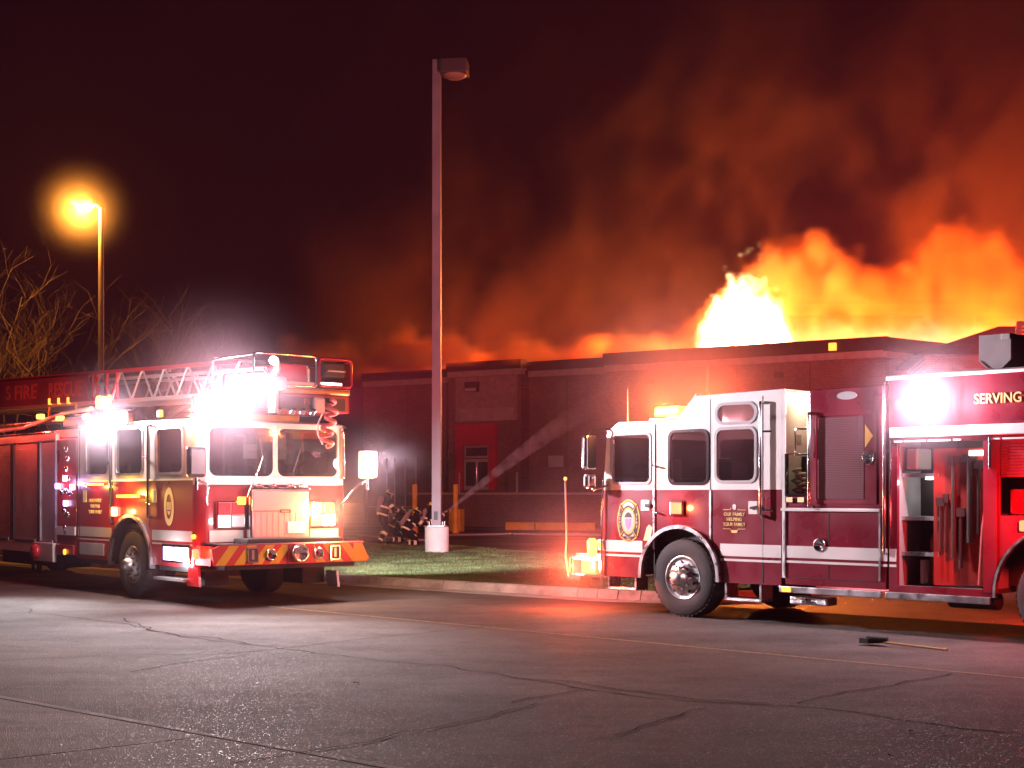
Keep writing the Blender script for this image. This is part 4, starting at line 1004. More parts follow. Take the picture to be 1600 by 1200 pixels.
MB().tube([(2.16, -1.30, 1.03), (2.17, -1.34, 1.03)], .035, 12).build('corner_marker', E_amber, LAD)
# ---- rear body with roller shutters
BX0, BX1 = -2.20, -12.2
MB().box(-3.03, BX0, -1.29, 1.29, .60, 2.62, .01).build('pump_panel', red2, LAD)
for (x, z) in ((-2.62, 2.44), (-2.55, 2.28), (-2.62, 2.1), (-2.7, 1.95), (-2.52, 1.92), (-2.62, 1.72), (-2.8, 1.7), (-2.45, 1.68), (-2.62, 1.46), (-2.70, 1.36), (-2.55, 1.3), (-2.62, .99), (-2.66, 1.07)):
    g_ = MB().lathe([(0, -.03), (.05, -.03), (.055, 0)], (x, -1.29, z), 'y', 14).build('gauge', chrome, LAD)
for (x, z) in ((-2.94, 1.80), (-2.30, 1.78), (-2.60, 1.93), (-2.58, 1.50)):
    MB().box(x - .05, x + .05, -1.35, -1.29, z - .05, z + .05, .015).build('panel_light', E_violet, LAD)
lamp(LAD, (-2.62, -1.55, 1.85), 12, (.85, .45, 1.0), .05, 'panel_bulb')
MB().box(-3.0, -2.2, -1.32, -1.29, .95, 1.10).build('side_stripe', cream, LAD)
MB().box(-3.0, -2.25, -1.33, -1.29, .62, .78, .01).build('lower_panel', red2, LAD)
MB().tube([(-2.55, -1.34, .66), (-2.55, -1.36, .66)], .05, 14).build('marker_light', E_amber, LAD)
rb = MB().box(BX1, -3.05, -1.24, 1.28, .60, 2.66).build('rear_body', red2, LAD)
MB().box(BX1, -3.04, -1.31, -1.24, 2.60, 2.72, .01).build('shutter_drum', shut, LAD)
MB().box(BX1, -3.04, -1.34, -1.30, 2.73, 2.77, .01).build('drip_rail', chrome, LAD)
MB().box(BX1, -3.04, -1.30, -1.24, .60, .80, .01).build('lower_skirt', cream, LAD)
edges = [-3.05, -3.86, -5.18, -6.6, -8.0, -9.6, -11.0, -12.2]
for i in range(len(edges) - 1):
    xa, xb = edges[i] - .05, edges[i + 1] + .05
    dz = (2.58 - .84) / 40
    for k in range(40):
        MB().box(xb, xa, -1.275, -1.255, .84 + k * dz, .84 + k * dz + dz - .004, .004).build('shutter_slat', shut, LAD)
    for xx in (xa, xb):
        MB().box(xx - .02, xx + .02, -1.30, -1.25, .82, 2.60).build('shutter_guide', black if i else grey, LAD)
    MB().box(xb + .1, xa - .1, -1.31, -1.275, .80, .84, .008).build('lift_bar', alu, LAD)
MB().box(-3.98, -3.06, -1.36, -1.28, .46, .80, .02).build('intake_panel', cream, LAD)
MB().lathe([(.13, 0), (.135, -.05), (.10, -.09), (0, -.09)], (-3.78, -1.36, .63), 'y', 20).build('intake_cap', redlens, LAD)
MB().box(-6.2, -3.2, -1.1, -.6, .35, .58).build('undercarriage_box', dark, LAD)
MB().tube([(-4.6, -1.0, .5), (-4.6, -1.0, .2)], .05).build('outrigger_leg', dark, LAD)
MB().tube([(-4.9, -1.0, .5), (-4.9, -1.0, .2)], .03).build('outrigger_leg', dark, LAD)
wheel(LAD, -8.9, -1.25, -1, rear=True); wheel(LAD, -8.9, 1.25, 1, rear=True)
wheel(LAD, -3.75, 1.15, 1, R0=.5, rear=True)
MB().box(BX1, -2.3, -1.1, 1.1, 2.67, 2.80).build('body_deck', tread_alu, LAD)
# deck clutter under the ladder, lit by the warning lamps
for y in (-1.05, -.75):
    MB().tube([(-11, y, 3.02), (-2.4, y, 2.98)], .035).build('deck_pipe', alu, LAD)
MB().tube([(-9, -1.15, 2.86), (-5, -1.15, 2.9), (-3.2, -1.1, 3.1), (-2.0, -1.1, 3.12)], .04).build('deck_hose', white, LAD)
for x in (-4.1, -2.9):
    MB().tube([(x, -1.0, 3.25), (x + .02, -1.02, 3.05), (x + .5, -1.02, 3.03), (x + .6, -1.0, 3.1)], .025).build('rail_hoop', orange_p, LAD)
MB().box(-3.0, -1.9, -1.2, -.6, 2.84, 2.98, .02).build('tool_box', red2, LAD)
for x in (-5.2, -4.75, -4.3, -2.95, -2.5):
    MB().box(x - .05, x + .05, -.58, -.54, 3.33 - (x + 4) * .03, 3.45 - (x + 4) * .03, .01).build('ladder_marker_light', E_amber, LAD)
for (x, z) in ((-1.95, 2.93), (-3.1, 2.95), (-4.0, 3.02)):
    q_ = MB().box(x - .09, x + .09, -1.26, -1.16, z, z + .09, .02).build('deck_marker_light', E_amberb, LAD)
q_ = MB().box(-1.62, -1.40, -1.2, -1.0, 3.10, 3.30, .03).build('turntable_light', E_amberb, LAD)
lamp(q_, (-1.9, -1.35, 3.1), 40, (1.0, .14, .04), .05); lamp(LAD, (-4.4, -1.7, 3.0), 60, (1.0, .05, .03), .05, 'deck_bulb')
lamp(LAD, (-6.5, -1.9, 3.0), 55, (1.0, .10, .05), .05, 'deck_bulb')
# ---- aerial ladder: two trusses, rungs, side sign
def zt(x): return 3.74 - .033 * x
def zb(x): return 3.24 - .022 * x
XB, XT = -12.0, 2.0
lad_m = mat('ladder_alloy', (.42, .38, .37), .4, metal=.6, var=.1)
for y in (-.5, .5):
    for z_, nm in ((zt, 'top_chord'), (zb, 'bottom_chord')):
        MB().box(0, 1, -.025, .025, -.03, .03).xf(Matrix.Translation((XB, y, z_(XB))) @ Matrix.Rotation(math.atan2(z_(XT) - z_(XB), XT - XB) * -1, 4, 'Y') @ Matrix.Scale(XT - XB, 4, (1, 0, 0))).build(nm, red2 if nm == 'top_chord' else lad_m, LAD)
    x = -3.4; k = 0
    while x < 1.8:
        nx = x + .42
        a_, b_ = (zb, zt) if k % 2 == 0 else (zt, zb)
        MB().tube([(x, y, a_(x)), (nx, y, b_(nx))], .021, 6).build('brace', lad_m, LAD); x = nx; k += 1
for x in (-3.32, -3.15, -2.72, -2.3): MB().tube([(x, -.5, zb(x)), (x, -.5, zt(x))], .03, 6).build('upright', redlens, LAD)
MB().tube([(-2.6, -.5, zb(-2.6)), (-2.2, -.5, zt(-2.2))], .028, 6).build('brace', redlens, LAD)
for k in range(46):
    x = XB + .15 + k * .3; MB().tube([(x, -.5, zb(x) + .01), (x, .5, zb(x) + .01)], .018, 6).build('rung', lad_m, LAD)
# inner fly section
for y in (-.36, .36):
    MB().box(0, 1, -.02, .02, -.025, .025).xf(Matrix.Translation((XB, y, zt(XB) - .12)) @ Matrix.Rotation(-math.atan2(zt(2.6) - zt(XB), 2.6 - XB), 4, 'Y') @ Matrix.Scale(2.6 - XB, 4, (1, 0, 0))).build('fly_chord', lad_m, LAD)
sgm = mat('sign_maroon', (.13, .012, .03), .5, var=.2)
sg = MB().plate([(-3.42, zb(-3.42) + .03), (-3.42, zt(-3.42) - .035), (-11.5, zt(-11.5) - .035), (-11.5, zb(-11.5) + .03)], [], -.57, -.53).build('ladder_sign', sgm, LAD)
tm = mat('sign_letter_red', (.30, .05, .04), .5)
text('lettering', 'RESCUE', .40, tm, sg, (-4.45, -.575, 3.60), (R(90), R(1.5), 0), 1.55, .004)
text('lettering', 'FIRE', .40, tm, sg, (-6.42, -.575, 3.66), (R(90), R(1.5), 0), 1.15, .004)
text('lettering', 'S', .40, tm, sg, (-7.35, -.575, 3.69), (R(90), R(1.5), 0), .25, .004)
# ---- bucket
b0, b1 = 1.55, 2.80
bk = MB().box(b0, b1, -.70, 1.0, 2.90, 3.18, .03).build('bucket_body', red2, LAD)
MB().box(b1 + .001, b1 + .02, -.6, .9, 2.93, 3.12).build('bucket_front_panel', black, bk)
text('lettering', 'FIRE', .12, E_red, bk, (b1 + .024, .30, 3.05), (R(90), 0, R(90)), .28, .002).data.materials[0] = tm
MB().tube([(b1 + .02, -.66, 3.21), (b1 + .02, .95, 3.21)], .04, 10).build('bucket_fender', orange_p, bk)
MB().box(b0, b1, -.70, 1.0, 3.18, 3.26).build('bucket_floor', tread_alu, bk)
def frame(y0, y1, z0, z1, x, m, r=.022, nm='guard_frame'):
    pts = [(x, p[0], p[1]) for p in rrect(y0, y1, z0, z1, .06, 3)]
    return MB().tube(pts + [pts[0], pts[1]], r, 8, caps=False).build(nm, m, bk)
frame(-.68, .40, 3.28, 3.74, b1, chrome, .02); frame(.44, 1.02, 3.30, 3.72, b1, redlens, .026)
frame(-.68, .40, 3.28, 3.74, b0, alu, .02); frame(.44, 1.02, 3.30, 3.72, b0, alu, .02)
MB().tube([(b0, -.68, 3.72), (b1, -.68, 3.72)], .02).build('guard_rail', chrome, bk); MB().tube([(b0, 1.02, 3.7), (b1, 1.02, 3.7)], .02).build('guard_rail', redlens, bk)
MB().tube([(b0, -.68, 3.5), (b1, -.68, 3.5)], .016).build('guard_rail', alu, bk)
MB().box(b1 - .3, b1 - .05, .55, .95, 3.45, 3.68, .03).build('control_console', black, bk)
MB().box(b1 - .03, b1 + .01, .6, .92, 3.53, 3.55).build('console_edge', white, bk)
MB().box(b1 - .05, b1 + .01, .50, .85, 3.30, 3.36, .01).build('bucket_light', E_soft, bk)
MB().box(b1 - .05, b1 + .01, -.15, .36, 3.29, 3.35, .01).build('bucket_light', MATS['white_paint'], bk)
MB().box(b1 - .4, b1 - .1, -.2, .3, 3.3, 3.62, .03).build('valve_box', redlens, bk)
# water monitor in front of the bucket
mo = MB().tube([(b1 + .12, -.42, 2.86), (b1 + .12, -.42, 3.22), (b1 + .12, -.42, 3.40)], [.07, .08, .06], 14).build('monitor_pipe', white, bk)
MB().box(b1 + .02, b1 + .22, -.62, -.22, 3.20, 3.40, .06).build('monitor_elbow', white, mo)
MB().tube([(b1 + .12, -.42, 3.38), (b1 + .18, -.38, 3.52), (b1 + .2, -.42, 3.66)], [.06, .05, .035], 12).build('monitor_nozzle', white, mo)
MB().tube([(b1 + .12, -.50, 3.38), (b1 + .16, -.60, 3.50)], .02).build('monitor_lever', chrome, mo)
MB().lathe([(0, -.06), (.05, -.05), (.07, 0), (.05, .05), (0, .06)], (b1 + .2, -.46, 3.62), 'x', 14).build('spot_lamp', E_soft, mo)
MB().tube([(b1 + .1, -.6, 3.30), (b1 + .05, -.68, 3.25), (b1, -.69, 3.12)], .035).build('monitor_hose', white, mo)
# coiled hose and rope hanging from the bucket corner
cmb = MB(); pts = []
for k in range(60):
    t = k / 59; a = t * 2 * PI * 4.5
    pts.append((b1 + .06 + .05 * math.cos(a), .58 + .09 * math.sin(a) + .05 * math.sin(t * 6), 3.10 - t * .72))
cmb.tube(pts, .035, 8).build('hanging_hose', mat('pink_hose', (.55, .16, .14), .7), bk)
pts = [(b1 + .05 + .02 * math.sin(k), .42 + .05 * math.sin(k * .6), 3.0 - k * .045) for k in range(14)]
MB().tube(pts, .014, 6).build('rope', white, bk)
MB().box(b1 + .02, b1 + .1, .30, .50, 2.88, 3.12, .04).build('nozzle_cover', white, bk)
for k, y in enumerate((-.3, -.05, .12, .3)):
    MB().tube([(b1 + .03, y, 2.88), (b1 + .1, y, 2.93)], [.05, .03], 10).build('coupling', chrome, bk)
# ---- cab roof lights
rb_ = MB().box(1.3, 1.75, -.95, .75, 2.80, 2.92, .04).build('roof_light_bar', orange_p, LAD)
FL = []
for (y, z, x, sc) in ((-.95, 3.26, 2.75, .17), (-1.14, 2.98, 2.15, .17), (-.84, 2.98, 2.15, .12)):
    f_ = MB().box(x - .1, x, y - sc, y + sc, z - .13, z + .13, .03).build('floodlight', chrome, LAD)
    MB().box(x, x + .01, y - sc + .02, y + sc - .02, z - .11, z + .11).build('lens', E_white, f_)
    MB().tube([(x - .05, y, z - .12), (x - .05, y, 2.74)] if x < 2.5 else [(x - .05, y + .1, z), (x - .08, -.68, z)], .02).build('stand', chrome, f_)
lamp(LAD, (2.95, -.95, 3.27), 340, (1.0, .80, .90), .15, 'flood_bulb')
lamp(LAD, (2.42, -1.10, 3.00), 340, (1.0, .76, .86), .18, 'flood_bulb')
lamp(LAD, (2.3, -1.42, 2.86), 150, (1.0, .30, .12), .06, 'warning_bulb')
sf = MB().box(-.17, .09, YL - .12, YL + .02, 2.76, 2.98, .03).build('side_floodlight', chrome, LAD)
MB().box(-.15, .07, YL - .13, YL - .12, 2.78, 2.96).build('lens', E_white, sf)
lamp(sf, (-.04, YL - .26, 2.87), 300, (1.0, .86, .92), .12); lamp(sf, (-.04, YL - .3, 2.87), 3000, (.94, .90, .96), .12, 'side_beam', spot=110, rot=aim((-.04, YL - .3, 2.87), (.5, YL - 4.2, 0)), blend=1.0)
q_ = MB().box(.98, 1.1, YL - .04, YL + .02, 2.84, 2.95, .02).build('roof_marker_light', E_amber, LAD)

lamp(LAD, (3.0, -.95, 3.25), 3000, (1.0, .88, .94), .12, 'road_beam', spot=90, rot=aim((3.0, -.95, 3.25), (6.5, -3.6, 0)), blend=1.0)
lamp(LAD, (3.0, -.95, 3.30), 5000, (1.0, .82, .92), .12, 'engine_flood_beam', spot=62, rot=aim((3.0, -.95, 3.30), (10.4, 3.3, 1.9)), blend=1.0)
lamp(LAD, (1.0, 1.2, 3.1), 70000, (1.0, .14, .18), .1, 'wall_fill_spot', spot=62, rot=aim((1.0, 1.2, 3.1), (12, 42, 9.5)), blend=1.0)  # spot without a real lamp, added to redden the building wall
lamp(LAD, (2.75, 1.62, 2.3), 1400, (1.0, .86, .92), .1, 'scene_beam', spot=70, rot=aim((2.75, 1.62, 2.3), (9, 14, 1.2)), blend=1.0)

sf2 = MB().box(-.17, .09, 1.28, 1.42, 2.76, 2.98, .03).build('side_floodlight', chrome, LAD)  # unseen far-side floodlight, added to light the verge and pole
MB().box(-.15, .07, 1.42, 1.43, 2.78, 2.96).build('lens', E_white, sf2)
lamp(sf2, (-.04, 1.62, 2.87), 9000, (1.0, .88, .92), .12, 'side_beam', spot=64, rot=aim((-.04, 1.62, 2.87), (-3.5, 9, -.3)), blend=1.0)

lamp(LAD, (.6, 0, 2.6), 8, (1.0, .62, .70), .1, 'cab_fill_lamp')  # unseen interior lamp added so the cab glass reads less dark

# ================================================================== STREET FURNITURE, TREES
px_, py_ = -1.92, 36.0
base_z = 0.12
pole = thing('light_pole', 'tall square light pole with unlit box lamp head on a round white concrete base', 'light pole', (px_, py_, 0), R(-6))
MB().lathe([(.30, base_z - .2), (.31, .80), (.29, .83), (0, .83)], (0, 0, 0), 'z', 36).build('concrete_base', mat('white_concrete', (.62, .60, .58), .8, var=.1, vs=3, bump=.3, bs=30), pole)
MB().box(-.22, .22, -.22, .22, .832, .86, .01).build('base_plate', alu, pole)
for a in ((-.17, -.17), (.17, -.17), (-.17, .17), (.17, .17)):
    MB().tube([(a[0], a[1], .86), (a[0], a[1], .96)], .018, 6).build('anchor_bolt', alu, pole)
pm = mat('galvanised_pole', (.22, .20, .22), .5, metal=.25, var=.12, vs=2)
mb = MB(); t_, b_ = .10, .115
mb.add([(-b_, -b_, .86), (b_, -b_, .86), (b_, b_, .86), (-b_, b_, .86), (-t_, -t_, 12.75), (t_, -t_, 12.75), (t_, t_, 12.75), (-t_, t_, 12.75)],
       [(0, 1, 5, 4), (1, 2, 6, 5), (2, 3, 7, 6), (3, 0, 4, 7), (4, 5, 6, 7), (0, 3, 2, 1)])
mb.build('pole_shaft', pm, pole)
MB().box(-.06, .04, -.117, -.112, 1.0, 1.22, .0).build('hand_hole_cover', MATS['black_plastic'], pole)
hd = MB().box(.12, .80, -.30, .30, 12.35, 12.72, .04).build('lamp_head', mat('lamp_head_bronze', (.06, .045, .05), .5), pole)
MB().lathe([(.30, 0), (.27, -.04), (.18, -.085), (0, -.10)], (.46, 0, 12.35), 'z', 28).build('lens', mat('sag_lens', (.30, .16, .12), .4), hd)
MB().box(.08, .14, -.06, .06, 12.45, 12.62).build('arm', pm, pole)

sx, sy = (158 - 800) / 2200 * 44, 44.0
sl_ = thing('street_lamp', 'lit amber street lamp on a slim pole behind the ladder truck, beside bare trees', 'street lamp', (sx, sy, 0), 0)
MB().tube([(0, 0, 0), (0, 0, 10.6)], [.11, .08], 12).build('pole_shaft', pm, sl_)
MB().tube([(0, 0, 10.55), (-.12, 0, 10.68), (-.25, 0, 10.7)], .05, 8).build('arm', pm, sl_)
hd = MB().box(-.95, -.2, -.2, .2, 10.68, 10.86, .06).build('lamp_head', MATS['lamp_head_bronze'], sl_)
MB().lathe([(.27, 0), (.24, -.09), (.14, -.16), (0, -.18)], (-.52, 0, 10.68), 'z', 24).build('lens', mat('sodium_lens', (1, .6, .2), .3, emit=(1.0, .60, .14), es=60), hd)
lamp(sl_, (-.52, -.3, 10.5), 4200, (1.0, .33, .04), .15, 'sodium_bulb')

bark = mat('bare_bark', (.085, .062, .048), .9, var=.25, vs=6)
def tree(loc, label, seed, height, spread, stems, th=.11, lean=0):
    rd = random.Random(seed)
    t = thing('bare_tree', label, 'tree', loc, 0, 'bare trees behind the ladder truck')
    tk = MB(); tk.tube([(0, 0, 0), (.03, 0, .9), (0, .02, 1.7)], [th * 1.5, th * 1.2, th * 1.1], 10); tk.build('trunk', bark, t)
    cr = MB()
    def grow(p, d, ln, r, lev):
        n = 5; pts = [p]; q = p
        for i in range(n):
            d = (d + Vector((rd.uniform(-.11, .11), rd.uniform(-.11, .11), rd.uniform(-.06, .08)))).normalized()
            q = q + d * ln / n; pts.append(q)
        cr.tube(pts, [r * (1 - .45 * i / n) for i in range(n + 1)], 5 if lev > 1 else 7, caps=False)
        if lev >= 6 or r < .0035: return
        k = 3 if lev < 5 else 2
        for j in range(k):
            i = rd.randint(2, n)
            ax = Vector((rd.uniform(-1, 1), rd.uniform(-1, 1), rd.uniform(-.3, .6))).normalized()
            nd = (d + ax * rd.uniform(.6, 1.0)).normalized()
            grow(pts[i], nd, ln * rd.uniform(.55, .8), r * rd.uniform(.45, .62), lev + 1)
    for k in range(stems):
        a = 2 * PI * k / stems + rd.uniform(-.3, .3)
        d = Vector((math.cos(a) * spread + lean, math.sin(a) * spread * .7, 1)).normalized()
        grow(Vector((0, 0, 1.6)), d, height * .42, th * .62, 1)
    cr.build('crown', bark, t, fix=False)
tree(((85 - 800) / 2200 * 47, 47, 0), 'bare leafless tree with several rising limbs left of the lit street lamp', 11, 9.6, 1.35, 5)
tree(((-30 - 800) / 2200 * 46, 46, 0), 'bare leafless tree at the left edge with amber-lit branches', 23, 8.6, 1.3, 4)
tree(((215 - 800) / 2200 * 52, 52, 0), 'faint bare tree just right of the street lamp, behind the ladder', 5, 8.2, 1.0, 4, .07, .2)

# ================================================================== FIREFIGHTERS
coat = mat('turnout_coat', (.014, .011, .012), .95, var=.2, spec=.1)
trim_m = mat('reflective_band', (.90, .88, .55), .5)
helm = mat('helmet_shell', (.05, .03, .03), .3)
helm_y = mat('helmet_yellow', (.6, .36, .05), .35)
skin_m = mat('skin', (.42, .24, .18), .6)
tank_m = mat('air_cylinder', (.22, .19, .20), .5)
green_m = mat('green_cap', (.06, .40, .15), .5)
mask_m = mat('mask_visor', (.02, .02, .025), .1)
def person(loc, rz, label, J, helmet, tank=None, tankcap=None):
    """J: dict of joints in local metres (x right of figure's facing plane, y forward, z up)"""
    t = thing('person', label, 'person', loc, rz)
    V = []; RA = []; Ed = []
    idx = {}
    def add(n, r, parent=None):
        idx[n] = len(V); V.append(J[n]); RA.append(r)
        if parent: Ed.append((idx[parent], idx[n]))
    add('pelvis', .17); add('waist', .165, 'pelvis'); add('chest', .195, 'waist'); add('neck', .075, 'chest'); add('head', .10, 'neck'); 
    J['crown'] = tuple(Vector(J['head']) + (Vector(J['head']) - Vector(J['neck'])).normalized() * .13); add('crown', .08, 'head')
    for s_ in ('l', 'r'):
        add(s_ + 'sh', .095, 'chest'); add(s_ + 'el', .068, s_ + 'sh'); add(s_ + 'wr', .045, s_ + 'el')
        w = Vector(J[s_ + 'wr']); e = Vector(J[s_ + 'el']); d = (w - e).normalized()
        J[s_ + 'palm'] = tuple(w + d * .08); add(s_ + 'palm', .042, s_ + 'wr')
        sd = d.cross(Vector((0, 0, 1)))
        if sd.length < .1: sd = Vector((1, 0, 0))
        sd.normalize(); cu = Vector((0, 0, -1)) if abs(d.z) < .8 else Vector((0, 1, 0))
        for f in range(4):
            o = sd * (f - 1.5) * .022
            n1 = s_ + 'f%d' % f; J[n1] = tuple(w + d * (.13 - abs(f - 1.2) * .006) + o); add(n1, .010, s_ + 'palm')
            n2 = n1 + 'b'; J[n2] = tuple(Vector(J[n1]) + d * .03 + cu * .025); add(n2, .009, n1)
        n1 = s_ + 'th'; J[n1] = tuple(w + d * .06 - sd * .05 + cu * .02); add(n1, .011, s_ + 'palm')
        add(s_ + 'hip', .125, 'pelvis'); add(s_ + 'kn', .09, s_ + 'hip'); add(s_ + 'an', .065, s_ + 'kn'); add(s_ + 'toe', .05, s_ + 'an')
    me = bpy.data.meshes.new('body'); me.from_pydata(V, Ed, []); me.materials.append(coat)
    o = bpy.data.objects.new('body', me); C.objects.link(o); o.parent = t
    sk = o.modifiers.new('skin', 'SKIN'); sk.use_smooth_shade = True
    for i, v in enumerate(me.skin_vertices[0].data): v.radius = (RA[i], RA[i]); v.use_root = (i == 0)
    su = o.modifiers.new('sub', 'SUBSURF'); su.levels = 1; su.render_levels = 1
    # face
    hd_ = Vector(J['head']); up_ = (Vector(J['crown']) - hd_).normalized()
    fm = MB(); 
    fm.lathe([(0, -.10), (.05, -.09), (.075, -.04), (.078, .02), (.06, .07), (0, .085)], (0, 0, 0), 'z', 14)
    f_ = fm.build('face', skin_m, t); f_.location = hd_ + Vector((0, .035, 0))
    MB().box(-.06, .06, .05, .085, -.045, .03, .02).build('mask', mask_m, f_)
    MB().tube([(0, .08, -.05), (0, .11, -.08)], .03, 8).build('regulator', black, f_)
    for ex in (-.03, .03): MB().lathe([(0, -.008), (.012, 0), (0, .008)], (ex, .088, .0), 'y', 8).build('eye', clearlens, f_)
    h_ = MB(); h_.lathe([(.185, .0), (.17, .012), (.125, .02), (.12, .07), (.095, .12), (.04, .15), (0, .152)], (0, 0, 0), 'z', 22)
    ho = h_.build('helmet', helmet, t); ho.location = hd_ + up_ * .03
    ho.rotation_euler = up_.to_track_quat('Z', 'Y').to_euler()
    MB().box(-.05, .05, .10, .125, .03, .12, .01).build('helmet_shield', lime, ho)
    MB().lathe([(.128, .028), (.128, .045)], (0, 0, 0), 'z', 22).build('helmet_band', lime, ho)
    # reflective trim
    def band(a, b, f, r, w=.05):
        A_, B_ = Vector(J[a]), Vector(J[b]); d = (B_ - A_).normalized(); c = A_ + (B_ - A_) * f
        mb = MB().tube([c - d * w, c + d * w], r, 14, caps=False); mb.build('reflective_trim', trim_m, t)
    for s_ in ('l', 'r'):
        band(s_ + 'sh', s_ + 'el', .6, .088); band(s_ + 'el', s_ + 'wr', .75, .068)
        band(s_ + 'kn', s_ + 'an', .35, .095); band(s_ + 'kn', s_ + 'an', .85, .085, .03)
    band('pelvis', 'waist', .3, .205, .03); band('waist', 'chest', .5, .215, .03)
    for s_ in ('l', 'r'):
        A_ = Vector(J[s_ + 'an']); T_ = Vector(J[s_ + 'toe'])
        MB().tube([A_ + (A_ - T_) * .35 - Vector((0, 0, .03)), A_ * .5 + T_ * .5, T_ + (T_ - A_) * .25], [.06, .062, .045], 10).build('boot', rubber, t)
    if tank:
        b = (Vector(J['chest']) - Vector(J['pelvis'])).normalized(); bk_ = Vector(J['waist']) + Vector(tank) 
        tk_ = MB().tube([bk_ - b * .06, bk_, bk_ + b * .38, bk_ + b * .46, bk_ + b * .48], [.05, .082, .082, .05, .03], 14).build('air_tank', tank_m, t)
        if tankcap: MB().tube([bk_ + b * .46, bk_ + b * .54], .06, 12).build('tank_cap', tankcap, tk_)
    return t
def P_(d): return {k: v for k, v in d.items()}
# 1: standing, leaning forward, facing right and slightly away
stand = dict(pelvis=(0, 0, .93), waist=(0, .05, 1.08), chest=(0, .14, 1.34), neck=(0, .20, 1.52), head=(0, .25, 1.62),
             lsh=(-.20, .14, 1.40), lel=(-.30, .25, 1.15), lwr=(-.18, .46, 1.08), rsh=(.20, .14, 1.40), rel=(.30, .28, 1.16), rwr=(.16, .50, 1.12),
             lhip=(-.11, 0, .88), lkn=(-.14, .16, .50), lan=(-.15, -.02, .10), ltoe=(-.16, .16, .05),
             rhip=(.11, 0, .88), rkn=(.15, .12, .50), ran=(.16, -.16, .10), rtoe=(.17, .02, .05))
crouch = dict(pelvis=(0, 0, .48), waist=(0, .08, .62), chest=(0, .26, .82), neck=(0, .36, .95), head=(0, .42, 1.04),
              lsh=(-.20, .27, .86), lel=(-.26, .48, .66), lwr=(-.14, .68, .70), rsh=(.20, .27, .86), rel=(.26, .50, .68), rwr=(.10, .74, .74),
              lhip=(-.12, .02, .46), lkn=(-.18, .42, .42), lan=(-.17, .26, .08), ltoe=(-.18, .46, .05),
              rhip=(.12, 0, .44), rkn=(.2, .34, .10), ran=(.2, -.06, .09), rtoe=(.2, -.2, .05))
nozz = dict(pelvis=(0, 0, .55), waist=(0, .06, .70), chest=(0, .16, .95), neck=(0, .22, 1.12), head=(0, .26, 1.22),
            lsh=(-.20, .17, 1.0), lel=(-.30, .36, .82), lwr=(-.14, .58, .92), rsh=(.20, .17, 1.0), rel=(.30, .36, .84), rwr=(.12, .62, 1.0),
            lhip=(-.12, .02, .52), lkn=(-.18, .44, .50), lan=(-.17, .34, .09), ltoe=(-.18, .54, .05),
            rhip=(.12, 0, .50), rkn=(.2, .28, .10), ran=(.2, -.12, .09), rtoe=(.2, -.26, .05))
def at(px, Z): return ((px - 800) / 2200 * Z, Z, 0)
person(at(597, 46.5), R(-62), 'firefighter standing bent forward with an air tank, nearest the ladder truck', P_(stand), helm, (0, -.20, .05))
person(at(634, 45.2), R(-60), 'firefighter crouching on one knee with a green-capped air tank, behind the kneeling nozzle operator', P_(crouch), helm, (0, -.22, .1), green_m)
person(at(664, 45.6), R(-58), 'kneeling firefighter in a yellow helmet aiming the hose nozzle behind the tall pole', P_(nozz), helm_y, (0, -.2, .05))
person(at(612, 48.8), R(-70), 'firefighter in a dark helmet at the back of the group by the railing', P_(crouch), helm, (0, -.22, .1))

# hose and water jet
nx, ny, nz_ = (700 - 800) / 2200 * 46.0, 46.0, 1.66 - (798 - 772) / 47.8
hmat = mat('fire_hose', (.45, .38, .34), .8)
hs = MB().tube([(nx - .55, ny + .15, nz_ - .32), (nx - .3, ny + .08, nz_ - .18), (nx - .02, ny, nz_)], [.04, .04, .028], 10)
nzl = thing('hose_nozzle', 'brass and grey hose nozzle held by the kneeling firefighter, water jet leaving it', 'nozzle', (0, 0, 0))
hs.build('barrel', grey, nzl)
hh = thing('fire_hose', 'pale fire hose lying across the dark lot behind the verge, with a coupling', 'hose', (0, 0, 0))
pts = [Vector((*gp(560, 838), .04))]
for (a, b) in ((600, 842), (640, 846), (668, 846), (700, 838), (760, 837), (800, 836), (850, 837), (900, 837), (950, 838), (1010, 840), (1100, 844), (1250, 850)): pts.append(Vector((*gp(a, b), .05)))
MB().tube(pts, .045, 8).build('hose_line', hmat, hh)
c_ = Vector((*gp(803, 836), .07)); MB().tube([c_ - Vector((.28, 0, 0)), c_ + Vector((.28, 0, 0))], .08, 12).build('coupling', chrome, hh)

# water jet : spray that widens and thins, as a real scattering volume
end = Vector(((985 - 800) / 2200 * 62, 62, 1.66 + (772 - 600) / 2200 * 62)); st_ = Vector((nx, ny, nz_))
jt = MB(); Ld = (end - st_); N_ = 14
pts = []; rs = []
for k in range(N_ + 1):
    t_ = k / N_; p_ = st_ + Ld * t_ + Vector((0, 0, .8 * math.sin(PI * t_) * .35)); pts.append(p_); rs.append(.035 + .62 * t_)
jt.tube(pts, rs, 20)
jo = jt.build('water_jet', MATS['white_paint'])
vm_ = bpy.data.materials.new('spray'); vm_.use_nodes = True; nt = vm_.node_tree; nt.nodes.clear()
o_ = nt.nodes.new('ShaderNodeOutputMaterial'); pv = nt.nodes.new('ShaderNodeVolumePrincipled'); nt.links.new(pv.outputs[0], o_.inputs['Volume'])
pv.inputs['Color'].default_value = (.75, .78, 1.0, 1); pv.inputs['Anisotropy'].default_value = 0.0
g_ = nt.nodes.new('ShaderNodeNewGeometry'); vs_ = nt.nodes.new('ShaderNodeVectorMath'); vs_.operation = 'DISTANCE'
vs_.inputs[1].default_value = st_; nt.links.new(g_.outputs['Position'], vs_.inputs[0])
dv = nt.nodes.new('ShaderNodeMath'); dv.operation = 'DIVIDE'; dv.inputs[1].default_value = Ld.length; nt.links.new(vs_.outputs['Value'], dv.inputs[0])
